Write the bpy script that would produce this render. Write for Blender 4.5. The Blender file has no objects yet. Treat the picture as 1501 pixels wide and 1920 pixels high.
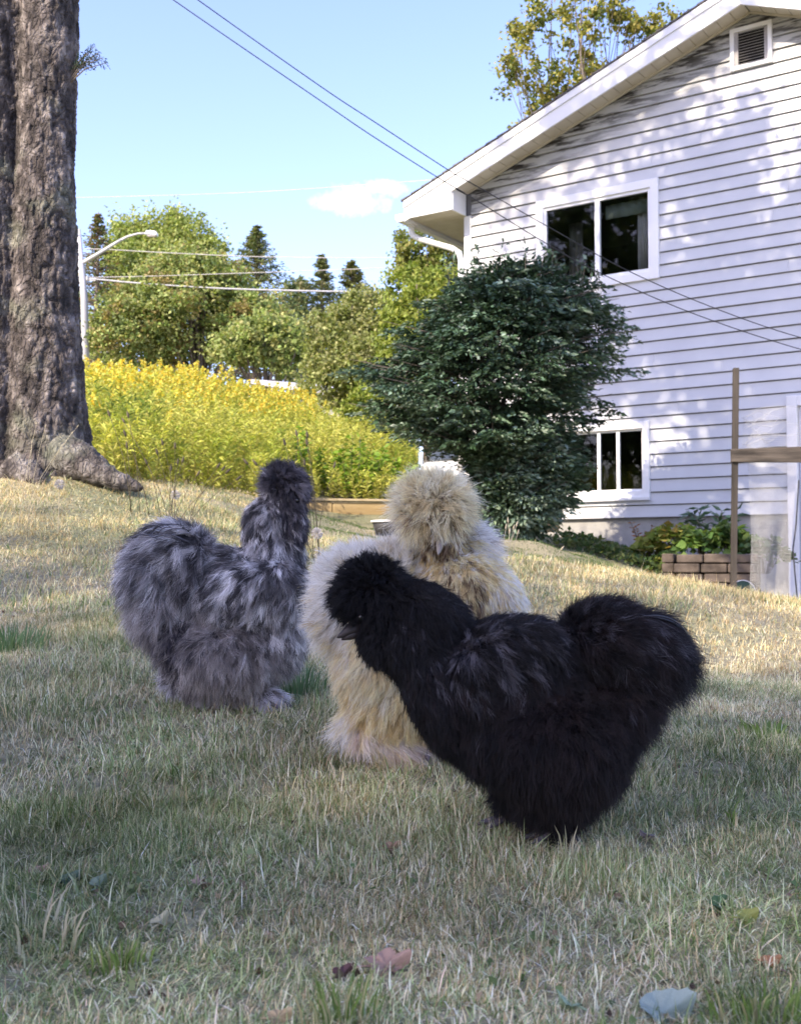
import bpy, bmesh, math, random
import numpy as np
from mathutils import Vector, Matrix
random.seed(7)
RNG = np.random.default_rng(11)
R_ = math.radians
SC = bpy.context.scene
COL = SC.collection

# ------------------------------------------------------------------ camera, sky, sun, exposure
F = 2150.0                       # focal length in photograph pixels (1501 wide)
PIT = math.atan(96 / F)
CH = 0.26
cam = bpy.data.cameras.new("camera"); cam_o = bpy.data.objects.new("camera", cam); COL.objects.link(cam_o)
cam.sensor_fit = 'HORIZONTAL'; cam.sensor_width = 36; cam.lens = 36 * F / 1501
cam_o.location = (0, 0, CH); cam_o.rotation_euler = (R_(90) + PIT, 0, 0)
cam.clip_start = 0.02; cam.clip_end = 2000
cam.dof.use_dof = True; cam.dof.focus_distance = 1.45; cam.dof.aperture_fstop = 26
SC.camera = cam_o

SUN_DIR = Vector((-0.56, -0.56, 0.61)).normalized()     # towards the sun: behind the camera, to the left
elev = math.asin(SUN_DIR.z); azi = math.atan2(SUN_DIR.x, SUN_DIR.y)
world = bpy.data.worlds.new("World"); SC.world = world; world.use_nodes = True
wn = world.node_tree; wn.nodes.clear()
def wnode(t, **k):
    n = wn.nodes.new(t)
    for a, b in k.items(): setattr(n, a, b)
    return n
wo = wnode('ShaderNodeOutputWorld'); wb = wnode('ShaderNodeBackground'); wb.inputs[1].default_value = 0.14
sky = wnode('ShaderNodeTexSky', sky_type='NISHITA'); sky.sun_disc = False
sky.sun_elevation = elev; sky.sun_rotation = azi; sky.air_density = 1.0; sky.dust_density = 1.0; sky.ozone_density = 1.8
# a small fair-weather cloud, mixed in around one direction of the sky
tc = wnode('ShaderNodeTexCoord')
cdir = Vector(((665 - 750) / F, 1.0, (1056 - 362) / F)).normalized()
def cloud_mask(dirv, sx, sz, seed, thr):
    sub = wnode('ShaderNodeVectorMath', operation='SUBTRACT'); wn.links.new(tc.outputs['Generated'], sub.inputs[0]); sub.inputs[1].default_value = dirv
    mp = wnode('ShaderNodeVectorMath', operation='MULTIPLY'); wn.links.new(sub.outputs[0], mp.inputs[0]); mp.inputs[1].default_value = (1 / sx, 1 / sx, 1 / sz)
    ln = wnode('ShaderNodeVectorMath', operation='LENGTH'); wn.links.new(mp.outputs[0], ln.inputs[0])
    nz = wnode('ShaderNodeTexNoise'); nz.inputs['Scale'].default_value = 38; nz.inputs['Detail'].default_value = 6; nz.inputs['Roughness'].default_value = 0.6
    ad = wnode('ShaderNodeVectorMath', operation='ADD'); wn.links.new(tc.outputs['Generated'], ad.inputs[0]); ad.inputs[1].default_value = (seed, 0, 0)
    wn.links.new(ad.outputs[0], nz.inputs['Vector'])
    m = wnode('ShaderNodeMath', operation='MULTIPLY_ADD'); wn.links.new(ln.outputs['Value'], m.inputs[0]); m.inputs[1].default_value = -0.42; wn.links.new(nz.outputs['Fac'], m.inputs[2])
    r = wnode('ShaderNodeMapRange'); wn.links.new(m.outputs[0], r.inputs['Value']); r.inputs['From Min'].default_value = thr; r.inputs['From Max'].default_value = thr + 0.3
    return r.outputs[0]
k1 = cloud_mask(Vector(((645 - 750) / F, 1.0, (1056 - 367) / F)).normalized(), 0.031, 0.0135, 2.0, 0.10)
k2 = cloud_mask(Vector(((718 - 750) / F, 1.0, (1056 - 340) / F)).normalized(), 0.021, 0.0085, 5.0, 0.10)
mxk = wnode('ShaderNodeMath', operation='MAXIMUM'); wn.links.new(k1, mxk.inputs[0]); wn.links.new(k2, mxk.inputs[1])
mk = wnode('ShaderNodeMath', operation='MULTIPLY'); wn.links.new(mxk.outputs[0], mk.inputs[0]); mk.inputs[1].default_value = 1.0
mix = wnode('ShaderNodeMix', data_type='RGBA'); wn.links.new(mk.outputs[0], mix.inputs['Factor'])
tin = wnode('ShaderNodeMix', data_type='RGBA', blend_type='MULTIPLY'); tin.inputs['Factor'].default_value = 1; tin.inputs['B'].default_value = (0.93, 0.82, 0.97, 1)
wn.links.new(sky.outputs[0], tin.inputs['A']); wn.links.new(tin.outputs['Result'], mix.inputs['A']); mix.inputs['B'].default_value = (3.4, 3.4, 3.45, 1)
wn.links.new(mix.outputs['Result'], wb.inputs[0]); wn.links.new(wb.outputs[0], wo.inputs[0])

sun = bpy.data.lights.new("sun", 'SUN'); sun.energy = 2.7; sun.angle = R_(0.55); sun.color = (1.0, 0.86, 0.66)
sun_o = bpy.data.objects.new("sun", sun); COL.objects.link(sun_o)
sun_o.rotation_euler = SUN_DIR.to_track_quat('Z', 'Y').to_euler(); sun_o.location = (-8, -8, 14)
SC.view_settings.view_transform = 'Standard'; SC.view_settings.look = 'None'
SC.view_settings.exposure = 1.8; SC.view_settings.gamma = 1; SC.view_settings.use_curve_mapping = False
try: SC.cycles_curves.shape = 'RIBBONS'
except Exception: pass
SC.cycles.max_bounces = 6; SC.cycles.transparent_max_bounces = 8; SC.cycles.use_denoising = True

# ------------------------------------------------------------------ helpers
def ray(px, py):
    u = (px - 750.5) / F; v = (960 - py) / F
    return (u, math.cos(PIT) - v * math.sin(PIT), math.sin(PIT) + v * math.cos(PIT))
def P(px, py, D):
    r = ray(px, py); s = D / r[1]
    return Vector((r[0] * s, D, CH + r[2] * s))

def tag(o, label=None, cat=None, group=None, kind=None):
    if label: o['label'] = label
    if cat: o['category'] = cat
    if group: o['group'] = group
    if kind: o['kind'] = kind
    return o
def empty(name, loc=(0, 0, 0), rz=0.0):
    o = bpy.data.objects.new(name, None); COL.objects.link(o); o.location = loc; o.rotation_euler = (0, 0, rz); o.empty_display_size = 0.1
    return o
def link(name, me, parent=None):
    o = bpy.data.objects.new(name, me); COL.objects.link(o)
    if parent is not None: o.parent = parent
    return o
def mesh_np(name, V, Fc, mat, col=None, smooth=False, parent=None):
    V = np.asarray(V, dtype=np.float32); Fc = np.asarray(Fc, dtype=np.int32)
    me = bpy.data.meshes.new(name); M, k = Fc.shape
    me.vertices.add(len(V)); me.vertices.foreach_set('co', V.ravel())
    me.loops.add(M * k); me.loops.foreach_set('vertex_index', Fc.ravel())
    me.polygons.add(M); me.polygons.foreach_set('loop_start', np.arange(0, M * k, k, dtype=np.int32))
    if smooth: me.polygons.foreach_set('use_smooth', np.ones(M, dtype=bool))
    me.update(calc_edges=True); me.validate()
    if col is not None:
        a = me.color_attributes.new('col', 'FLOAT_COLOR', 'POINT')
        c = np.ones((len(V), 4), dtype=np.float32); c[:, :3] = col; a.data.foreach_set('color', c.ravel())
    me.materials.append(mat)
    return link(name, me, parent)

class MB:                       # collects boxes, tubes and polygons, links them as ONE mesh
    def __init__(s): s.v = []; s.f = []
    def add(s, vs, fs):
        o = len(s.v); s.v += [tuple(v) for v in vs]; s.f += [tuple(i + o for i in f) for f in fs]
    def box(s, a, b):
        x0, y0, z0 = a; x1, y1, z1 = b
        s.add([(x0,y0,z0),(x1,y0,z0),(x1,y1,z0),(x0,y1,z0),(x0,y0,z1),(x1,y0,z1),(x1,y1,z1),(x0,y1,z1)],
              [(0,3,2,1),(4,5,6,7),(0,1,5,4),(1,2,6,5),(2,3,7,6),(3,0,4,7)])
    def prism(s, poly, axis, a, b):   # poly of 2-D points extruded along an axis
        n = len(poly)
        def mk(p, w):
            return {'x': (w, p[0], p[1]), 'y': (p[0], w, p[1]), 'z': (p[0], p[1], w)}[axis]
        s.add([mk(p, a) for p in poly] + [mk(p, b) for p in poly],
              [tuple(range(n)), tuple(range(2 * n - 1, n - 1, -1))] + [(i, i + n, (i + 1) % n + n, (i + 1) % n) for i in range(n)])
    def tube(s, pts, rads, n=8, cap=True):
        pts = [Vector(p) for p in pts]
        if not hasattr(rads, '__len__'): rads = [rads] * len(pts)
        vs = []; up = Vector((0.03, 0.02, 1)).normalized()
        for i, p in enumerate(pts):
            d = (pts[min(i + 1, len(pts) - 1)] - pts[max(i - 1, 0)])
            d = d.normalized() if d.length > 1e-9 else Vector((0, 0, 1))
            a = up if abs(d.dot(up)) < 0.95 else Vector((1, 0, 0))
            x = d.cross(a).normalized(); y = d.cross(x).normalized()
            for k in range(n):
                t = 2 * math.pi * k / n
                vs.append(p + (x * math.cos(t) + y * math.sin(t)) * rads[i])
        fs = [(i * n + k, i * n + (k + 1) % n, (i + 1) * n + (k + 1) % n, (i + 1) * n + k) for i in range(len(pts) - 1) for k in range(n)]
        if cap: fs += [tuple(range(n - 1, -1, -1)), tuple(range((len(pts) - 1) * n, len(pts) * n))]
        s.add(vs, fs)
    def build(s, name, mat, parent=None, smooth=False, bevel=0.0):
        me = bpy.data.meshes.new(name); me.from_pydata(s.v, [], s.f); me.update()
        bm = bmesh.new(); bm.from_mesh(me)
        bmesh.ops.recalc_face_normals(bm, faces=bm.faces)
        if bevel: bmesh.ops.bevel(bm, geom=[e for e in bm.edges], offset=bevel, segments=1, affect='EDGES', profile=0.5)
        bm.to_mesh(me); bm.free()
        if smooth:
            for p in me.polygons: p.use_smooth = True
        me.materials.append(mat)
        return link(name, me, parent)

def vnoise(p, freq, seed=0):      # value noise in numpy, 0..1
    p = np.asarray(p, dtype=np.float64) * freq + seed * 17.31
    i = np.floor(p).astype(np.int64); f = p - i; f = f * f * (3 - 2 * f)
    def h(a, b, c):
        n = (a * 374761393 + b * 668265263 + c * 2147483647 + seed * 144665) & 0xFFFFFFFF
        n = ((n ^ (n >> 13)) * 1274126177) & 0xFFFFFFFF
        return ((n ^ (n >> 16)) & 0xFFFF) / 65535.0
    r = 0
    for dx in (0, 1):
        for dy in (0, 1):
            for dz in (0, 1):
                w = (f[:, 0] if dx else 1 - f[:, 0]) * (f[:, 1] if dy else 1 - f[:, 1]) * (f[:, 2] if dz else 1 - f[:, 2])
                r = r + w * h(i[:, 0] + dx, i[:, 1] + dy, i[:, 2] + dz)
    return r
def nrm(a): return a / np.maximum(np.linalg.norm(a, axis=-1, keepdims=True), 1e-9)

# ------------------------------------------------------------------ materials
def newmat(name):
    m = bpy.data.materials.new(name); m.use_nodes = True; nt = m.node_tree
    b = nt.nodes['Principled BSDF']; return m, nt, b
def N(nt, t, **k):
    n = nt.nodes.new(t)
    for a, b in k.items(): setattr(n, a, b)
    return n
def mat_var(name, c1, c2, scale=5, rough=0.6, bump=0.0, bscale=40, detail=5, spec=0.3, coords='Object', stretch=(1, 1, 1)):
    m, nt, b = newmat(name)
    t = N(nt, 'ShaderNodeTexCoord'); mp = N(nt, 'ShaderNodeMapping'); nt.links.new(t.outputs[coords], mp.inputs[0]); mp.inputs['Scale'].default_value = stretch
    n = N(nt, 'ShaderNodeTexNoise'); n.inputs['Scale'].default_value = scale; n.inputs['Detail'].default_value = detail; nt.links.new(mp.outputs[0], n.inputs['Vector'])
    r = N(nt, 'ShaderNodeValToRGB'); r.color_ramp.elements[0].position = 0.32; r.color_ramp.elements[1].position = 0.68
    r.color_ramp.elements[0].color = (*c1, 1); r.color_ramp.elements[1].color = (*c2, 1)
    nt.links.new(n.outputs['Fac'], r.inputs[0]); nt.links.new(r.outputs[0], b.inputs['Base Color'])
    b.inputs['Roughness'].default_value = rough; b.inputs['Specular IOR Level'].default_value = spec
    if bump:
        n2 = N(nt, 'ShaderNodeTexNoise'); n2.inputs['Scale'].default_value = bscale; n2.inputs['Detail'].default_value = 6; nt.links.new(mp.outputs[0], n2.inputs['Vector'])
        bp = N(nt, 'ShaderNodeBump'); bp.inputs['Strength'].default_value = bump; bp.inputs['Distance'].default_value = 0.01
        nt.links.new(n2.outputs['Fac'], bp.inputs['Height']); nt.links.new(bp.outputs[0], b.inputs['Normal'])
    return m
def mat_leaf(name, trans=0.35, rough=0.55, spec=0.25, tint=(1.15, 1.2, 0.6)):
    m, nt, b = newmat(name)
    a = N(nt, 'ShaderNodeAttribute', attribute_name='col'); nt.links.new(a.outputs['Color'], b.inputs['Base Color'])
    b.inputs['Roughness'].default_value = rough; b.inputs['Specular IOR Level'].default_value = spec
    tr = N(nt, 'ShaderNodeBsdfTranslucent'); mu = N(nt, 'ShaderNodeMix', data_type='RGBA', blend_type='MULTIPLY'); mu.inputs['Factor'].default_value = 1
    nt.links.new(a.outputs['Color'], mu.inputs['A']); mu.inputs['B'].default_value = (*tint, 1)
    nt.links.new(mu.outputs['Result'], tr.inputs['Color'])
    mx = N(nt, 'ShaderNodeMixShader'); mx.inputs[0].default_value = trans
    nt.links.new(b.outputs[0], mx.inputs[1]); nt.links.new(tr.outputs[0], mx.inputs[2]); nt.links.new(mx.outputs[0], nt.nodes['Material Output'].inputs[0])
    return m
M_LEAF = mat_leaf('leaf'); M_GRASS = mat_leaf('grass_blade', 0.38, 0.6, 0.2, (1.1, 1.1, 0.8)); M_GOLD = mat_leaf('goldenrod_leaf', 0.4)
M_DLEAF = mat_leaf('dark_leaf', 0.12, 0.45, 0.5)
M_BARKS = mat_var('branch_bark', (0.10, 0.08, 0.065), (0.20, 0.17, 0.145), 9, 0.9, 0.6, 30)
M_WHITE = mat_var('white_trim', (0.72, 0.73, 0.75), (0.80, 0.80, 0.81), 3, 0.45, 0.05, 20)
M_VINYL = mat_var('window_vinyl', (0.80, 0.81, 0.83), (0.86, 0.86, 0.87), 2, 0.35)
M_SOFFIT = mat_var('soffit_beige', (0.52, 0.47, 0.38), (0.62, 0.57, 0.48), 3, 0.55)
M_SHINGLE = mat_var('roof_shingle', (0.07, 0.07, 0.075), (0.15, 0.14, 0.14), 25, 0.9, 0.6, 60)
M_CONC = mat_var('foundation_concrete', (0.26, 0.26, 0.26), (0.38, 0.37, 0.36), 4, 0.9, 0.4, 50)
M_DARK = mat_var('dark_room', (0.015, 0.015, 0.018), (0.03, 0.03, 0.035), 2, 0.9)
M_WOOD = mat_var('weathered_wood', (0.030, 0.026, 0.022), (0.085, 0.072, 0.060), 12, 0.85, 0.5, 60, stretch=(1, 1, 0.12))
M_TIMBER = mat_var('timber_tan', (0.30, 0.21, 0.10), (0.44, 0.33, 0.18), 9, 0.85, 0.4, 50, stretch=(0.15, 1, 1))
M_GALV = mat_var('galvanised_wire', (0.42, 0.42, 0.42), (0.58, 0.58, 0.57), 20, 0.45)
M_POLE = mat_var('grey_pole_wood', (0.36, 0.36, 0.37), (0.50, 0.50, 0.52), 10, 0.85, 0.3, 40, stretch=(1, 1, 0.1))
M_CABLE = mat_var('black_cable', (0.03, 0.03, 0.035), (0.05, 0.05, 0.055), 5, 0.6)
M_CABLEW = mat_var('pale_cable', (0.42, 0.40, 0.38), (0.55, 0.53, 0.50), 5, 0.5)
M_STONE = mat_var('garden_block', (0.045, 0.036, 0.031), (0.15, 0.12, 0.10), 6, 0.95, 0.8, 30)
M_CURT = mat_var('curtain_cloth', (0.45, 0.42, 0.40), (0.60, 0.57, 0.54), 4, 0.9)
M_VAL = mat_var('valance_green', (0.20, 0.24, 0.21), (0.30, 0.33, 0.29), 6, 0.9)
M_BEAK = mat_var('beak_horn', (0.012, 0.010, 0.011), (0.035, 0.028, 0.026), 30, 0.5)
M_SKIN = mat_var('dark_skin', (0.07, 0.06, 0.075), (0.14, 0.12, 0.14), 40, 0.7, 0.4, 300)
M_EYE = mat_var('eye_black', (0.008, 0.006, 0.006), (0.012, 0.01, 0.01), 5, 0.1, spec=0.8)
def mat_glass():
    m, nt, b = newmat('window_glass')
    nt.nodes.remove(b)
    g = N(nt, 'ShaderNodeBsdfGlossy'); g.inputs['Roughness'].default_value = 0.02; g.inputs['Color'].default_value = (0.9, 0.92, 0.95, 1)
    t = N(nt, 'ShaderNodeBsdfTransparent'); t.inputs['Color'].default_value = (0.72, 0.75, 0.76, 1)
    lw = N(nt, 'ShaderNodeLayerWeight'); lw.inputs['Blend'].default_value = 0.5; pw = N(nt, 'ShaderNodeMath', operation='POWER'); nt.links.new(lw.outputs['Facing'], pw.inputs[0]); pw.inputs[1].default_value = 3.0
    fr = N(nt, 'ShaderNodeMath', operation='MULTIPLY_ADD'); nt.links.new(pw.outputs[0], fr.inputs[0]); fr.inputs[1].default_value = 0.5; fr.inputs[2].default_value = 0.018
    mx = N(nt, 'ShaderNodeMixShader'); nt.links.new(fr.outputs[0], mx.inputs[0]); nt.links.new(t.outputs[0], mx.inputs[1]); nt.links.new(g.outputs[0], mx.inputs[2])
    nt.links.new(mx.outputs[0], nt.nodes['Material Output'].inputs[0]); return m
M_GLASS = mat_glass()

def mat_siding():
    m, nt, b = newmat('siding_paint')
    t = N(nt, 'ShaderNodeTexCoord')
    sep = N(nt, 'ShaderNodeSeparateXYZ'); nt.links.new(t.outputs['Object'], sep.inputs[0])
    # mildew along the rake: distance (in z) below the roof line on the house's own coordinates
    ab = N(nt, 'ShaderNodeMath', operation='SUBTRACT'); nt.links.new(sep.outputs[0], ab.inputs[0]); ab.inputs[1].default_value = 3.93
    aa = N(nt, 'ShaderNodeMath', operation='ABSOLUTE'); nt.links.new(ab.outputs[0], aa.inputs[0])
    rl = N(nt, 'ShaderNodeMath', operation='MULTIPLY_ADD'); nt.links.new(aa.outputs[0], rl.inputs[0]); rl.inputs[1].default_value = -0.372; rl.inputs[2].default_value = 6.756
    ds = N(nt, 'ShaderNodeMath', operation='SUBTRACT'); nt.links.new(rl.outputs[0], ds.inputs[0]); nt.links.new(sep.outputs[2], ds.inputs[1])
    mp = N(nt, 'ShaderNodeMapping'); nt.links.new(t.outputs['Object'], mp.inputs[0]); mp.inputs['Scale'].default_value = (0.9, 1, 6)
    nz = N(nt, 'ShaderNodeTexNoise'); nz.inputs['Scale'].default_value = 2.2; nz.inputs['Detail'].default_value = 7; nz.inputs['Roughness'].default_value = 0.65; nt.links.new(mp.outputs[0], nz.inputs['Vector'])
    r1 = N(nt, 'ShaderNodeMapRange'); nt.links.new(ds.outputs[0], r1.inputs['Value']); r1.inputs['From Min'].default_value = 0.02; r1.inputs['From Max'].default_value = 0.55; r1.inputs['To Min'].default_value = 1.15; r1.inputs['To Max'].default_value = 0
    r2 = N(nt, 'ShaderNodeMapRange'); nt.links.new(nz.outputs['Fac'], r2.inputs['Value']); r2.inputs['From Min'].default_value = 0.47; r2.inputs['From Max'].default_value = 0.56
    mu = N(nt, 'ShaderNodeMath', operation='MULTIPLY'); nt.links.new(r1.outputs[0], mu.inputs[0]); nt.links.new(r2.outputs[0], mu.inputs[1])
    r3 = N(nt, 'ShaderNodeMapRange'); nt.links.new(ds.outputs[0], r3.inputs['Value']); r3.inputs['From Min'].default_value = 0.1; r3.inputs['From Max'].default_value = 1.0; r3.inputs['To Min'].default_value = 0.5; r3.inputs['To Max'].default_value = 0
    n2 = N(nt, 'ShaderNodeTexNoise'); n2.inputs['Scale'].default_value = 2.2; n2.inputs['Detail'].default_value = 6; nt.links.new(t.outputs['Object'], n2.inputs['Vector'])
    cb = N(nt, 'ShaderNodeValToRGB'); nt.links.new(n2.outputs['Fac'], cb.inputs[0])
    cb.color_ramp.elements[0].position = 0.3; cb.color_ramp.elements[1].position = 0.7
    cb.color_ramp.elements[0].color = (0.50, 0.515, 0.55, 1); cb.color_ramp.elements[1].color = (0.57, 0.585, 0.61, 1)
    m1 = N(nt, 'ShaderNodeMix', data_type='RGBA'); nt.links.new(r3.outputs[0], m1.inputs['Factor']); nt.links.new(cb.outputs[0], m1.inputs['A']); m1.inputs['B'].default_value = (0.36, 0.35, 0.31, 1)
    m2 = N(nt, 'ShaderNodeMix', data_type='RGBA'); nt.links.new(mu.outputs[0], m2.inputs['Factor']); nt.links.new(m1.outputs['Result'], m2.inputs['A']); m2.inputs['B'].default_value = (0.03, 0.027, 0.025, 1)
    nt.links.new(m2.outputs['Result'], b.inputs['Base Color']); b.inputs['Roughness'].default_value = 0.5
    n3 = N(nt, 'ShaderNodeTexNoise'); n3.inputs['Scale'].default_value = 30; mp2 = N(nt, 'ShaderNodeMapping'); mp2.inputs['Scale'].default_value = (0.15, 1, 1); nt.links.new(t.outputs['Object'], mp2.inputs[0]); nt.links.new(mp2.outputs[0], n3.inputs['Vector'])
    bp = N(nt, 'ShaderNodeBump'); bp.inputs['Strength'].default_value = 0.15; bp.inputs['Distance'].default_value = 0.004; nt.links.new(n3.outputs['Fac'], bp.inputs['Height']); nt.links.new(bp.outputs[0], b.inputs['Normal'])
    return m
M_SIDING = mat_siding()

# ------------------------------------------------------------------ terrain
ctl = []
for x in (-2.2, -0.8, 0, 0.8, 2.2):
    for y in (-3, -1, 0.5): ctl.append((x, y, 0.0))
ctl += [(0, 1.1, 0), (0.6, 1.1, 0), (-0.4, 1.1, 0.0)]
for a in [(430, 1322, 1.65), (720, 1422, 1.36), (0, 1300, 1.8), (0, 1110, 3.0), (0, 1000, 3.9), (0, 885, 4.9), (250, 905, 5.1), (150, 880, 5.0),
          (300, 932, 6.4), (450, 945, 7.2), (400, 1050, 3.5), (400, 1150, 2.6), (620, 1015, 8.5), (680, 1003, 10), (620, 990, 12.2), (760, 1002, 11.5),
          (1000, 1050, 4.5), (950, 1028, 7), (1000, 1015, 10), (1100, 1028, 12), (620, 1040, 6), (560, 1020, 6.6), (700, 1050, 5.5), (600, 1022, 7.6), (1240, 1090, 5.2), (1250, 1098, 8), (1370, 1125, 9), (1500, 1152, 6),
          (1500, 1152, 9), (1500, 1152, 12.6), (1300, 1250, 3), (1500, 1400, 1.6), (1300, 1110, 11.3), (1100, 1125, 3.6), (850, 1000, 12),
          (600, 944, 13.7), (700, 944, 13.7), (790, 944, 13.9), (200, 902, 10), (350, 912, 9), (470, 925, 10.5), (160, 850, 13), (160, 810, 18), (160, 787, 24), (350, 800, 22),
          (600, 852, 24), (760, 885, 24), (600, 900, 18), (760, 925, 17), (900, 955, 18), (1100, 980, 22)]:
    p = P(*a); ctl.append((p.x, p.y, p.z))
ctl += [(-10, 40, 3.6), (0, 40, 3.0), (8, 40, 2.4), (25, 40, 1.2), (-25, 20, 4), (-20, 5, 1.8), (-6, 3, 0.5), (-8, 9, 1.7), (20, 12, -0.3), (20, 22, 0.2), (-12, -15, 0.2), (10, -15, -0.1), (6, 3, -0.05), (4, 6, -0.05),
        (-30, 90, 3), (30, 90, 1), (-90, 200, 2), (90, 200, 0), (0, 200, 1), (-60, -40, 0), (60, -40, -0.5), (4.6, 14.5, -0.3), (2.2, 14.0, 0.55), (1.0, 15.5, 0.62)]
ctl = np.array(ctl)
def _rbf_fit():
    d = np.linalg.norm(ctl[:, None, :2] - ctl[None, :, :2], axis=2)
    n = len(ctl); A = np.zeros((n + 1, n + 1)); A[:n, :n] = -d - np.eye(n) * 0.01; A[:n, n] = 1; A[n, :n] = 1
    return np.linalg.solve(A, np.append(ctl[:, 2], 0))
_W = _rbf_fit()
def gz(x, y, bumps=True):
    x = np.atleast_1d(np.asarray(x, float)); y = np.atleast_1d(np.asarray(y, float)); out = np.empty(len(x))
    for s in range(0, len(x), 40000):
        d = np.hypot(x[s:s+40000, None] - ctl[None, :, 0], y[s:s+40000, None] - ctl[None, :, 1]); out[s:s+40000] = -d @ _W[:-1] + _W[-1]
    if bumps:
        p = np.stack([x, y, np.zeros_like(x)], 1); r = np.hypot(x, y)
        out += (vnoise(p, 3.3, 3) - 0.5) * np.clip(0.012 + 0.004 * r, 0, 0.05) + (vnoise(p, 11, 5) - 0.5) * 0.008
    return out
def g1(x, y): return float(gz([x], [y])[0])

def build_ground():
    n = 330; u = np.linspace(-1, 1, n); a = 7.4
    xs = np.sinh(u * a) / np.sinh(a) * 500; ys = np.sinh(u * a) / np.sinh(a) * 500 + 2.0
    X, Y = np.meshgrid(xs, ys); x = X.ravel(); y = Y.ravel(); z = gz(x, y)
    far = np.hypot(x, y); z = np.where(far > 120, z * np.clip(1 - (far - 120) / 200, 0, 1), z)
    i = np.arange(n - 1)[:, None] * n + np.arange(n - 1)[None, :]
    Fc = np.stack([i, i + 1, i + n + 1, i + n], 2).reshape(-1, 4)
    m, nt, b = newmat('lawn_soil')
    t = N(nt, 'ShaderNodeTexCoord'); n1 = N(nt, 'ShaderNodeTexNoise'); n1.inputs['Scale'].default_value = 1.1; n1.inputs['Detail'].default_value = 8; nt.links.new(t.outputs['Object'], n1.inputs['Vector'])
    r = N(nt, 'ShaderNodeValToRGB'); nt.links.new(n1.outputs['Fac'], r.inputs[0]); r.color_ramp.elements[0].position = 0.35; r.color_ramp.elements[1].position = 0.65
    r.color_ramp.elements[0].color = (0.19, 0.20, 0.11, 1); r.color_ramp.elements[1].color = (0.42, 0.36, 0.23, 1)
    n2 = N(nt, 'ShaderNodeTexNoise'); n2.inputs['Scale'].default_value = 60; n2.inputs['Detail'].default_value = 8; nt.links.new(t.outputs['Object'], n2.inputs['Vector'])
    r2 = N(nt, 'ShaderNodeMapRange'); nt.links.new(n2.outputs['Fac'], r2.inputs['Value']); r2.inputs['From Min'].default_value = 0.3; r2.inputs['From Max'].default_value = 0.7; r2.inputs['To Min'].default_value = 0.45; r2.inputs['To Max'].default_value = 1.2
    mu = N(nt, 'ShaderNodeVectorMath', operation='SCALE'); nt.links.new(r.outputs[0], mu.inputs[0]); nt.links.new(r2.outputs[0], mu.inputs['Scale'])
    nt.links.new(mu.outputs[0], b.inputs['Base Color']); b.inputs['Roughness'].default_value = 0.95
    bp = N(nt, 'ShaderNodeBump'); bp.inputs['Strength'].default_value = 0.8; bp.inputs['Distance'].default_value = 0.02; nt.links.new(n2.outputs['Fac'], bp.inputs['Height']); nt.links.new(bp.outputs[0], b.inputs['Normal'])
    o = mesh_np('ground', np.stack([x, y, z], 1), Fc, m, smooth=True); tag(o, 'sloping ground under the dry lawn and the weedy bank', kind='structure')
build_ground()

# ------------------------------------------------------------------ house
HC = P(876, 980, 15.5); U = Vector((0.825, -0.5651, 0)); HRZ = math.atan2(U.y, U.x)
HV = Vector((0.5651, 0.825, 0))
house = empty('house', (HC.x, HC.y, 0.0), HRZ)
tag(house, 'two storey white clapboard house with gable roof behind the dark bush', 'house')
WZ0 = 0.81; ROW = 0.155; TP = 3.925; ZR0 = 5.30; SL = 0.372; HW = 7.85; HD = 9.0; OV = 0.4
ZP = ZR0 + SL * TP
holes = [(1.10, 2.745, 3.775, 4.985), (0.96, 2.595, 1.085, 1.985), (3.70, 4.155, 6.12, 6.585), (4.30, 5.25, -0.4, 2.14)]
def clip(poly, a, b, c):      # keep a*t + b*z <= c
    out = []
    for i in range(len(poly)):
        p = poly[i]; q = poly[(i + 1) % len(poly)]; dp = a * p[0] + b * p[1] - c; dq = a * q[0] + b * q[1] - c
        if dp <= 0: out.append(p)
        if dp * dq < 0:
            k = dp / (dp - dq); out.append((p[0] + (q[0] - p[0]) * k, p[1] + (q[1] - p[1]) * k))
    return out
def wall_rects(z0, z1, t0, t1):
    cuts = sorted(set([t0, t1] + [v for h in holes if h[3] > z0 and h[2] < z1 for v in (h[0], h[1]) if t0 < v < t1])); res = []
    for a, b in zip(cuts, cuts[1:]):
        mid = (a + b) / 2; hs = [h for h in holes if h[0] < mid < h[1] and h[3] > z0 and h[2] < z1]
        if not hs: res.append((a, b, z0, z1)); continue
        h = hs[0]
        if h[2] > z0: res.append((a, b, z0, h[2]))
        if h[3] < z1: res.append((a, b, h[3], z1))
    m = []                     # join neighbours of the same height
    for r in res:
        if m and abs(m[-1][1] - r[0]) < 1e-6 and m[-1][2] == r[2] and m[-1][3] == r[3]: m[-1] = (m[-1][0], r[1], r[2], r[3])
        else: m.append(r)
    return m
def rake_clip(poly):
    return clip(clip(poly, -SL, 1, ZR0 + 0.03), SL, 1, ZR0 + 0.03 + 2 * SL * TP)
k = 0
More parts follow.
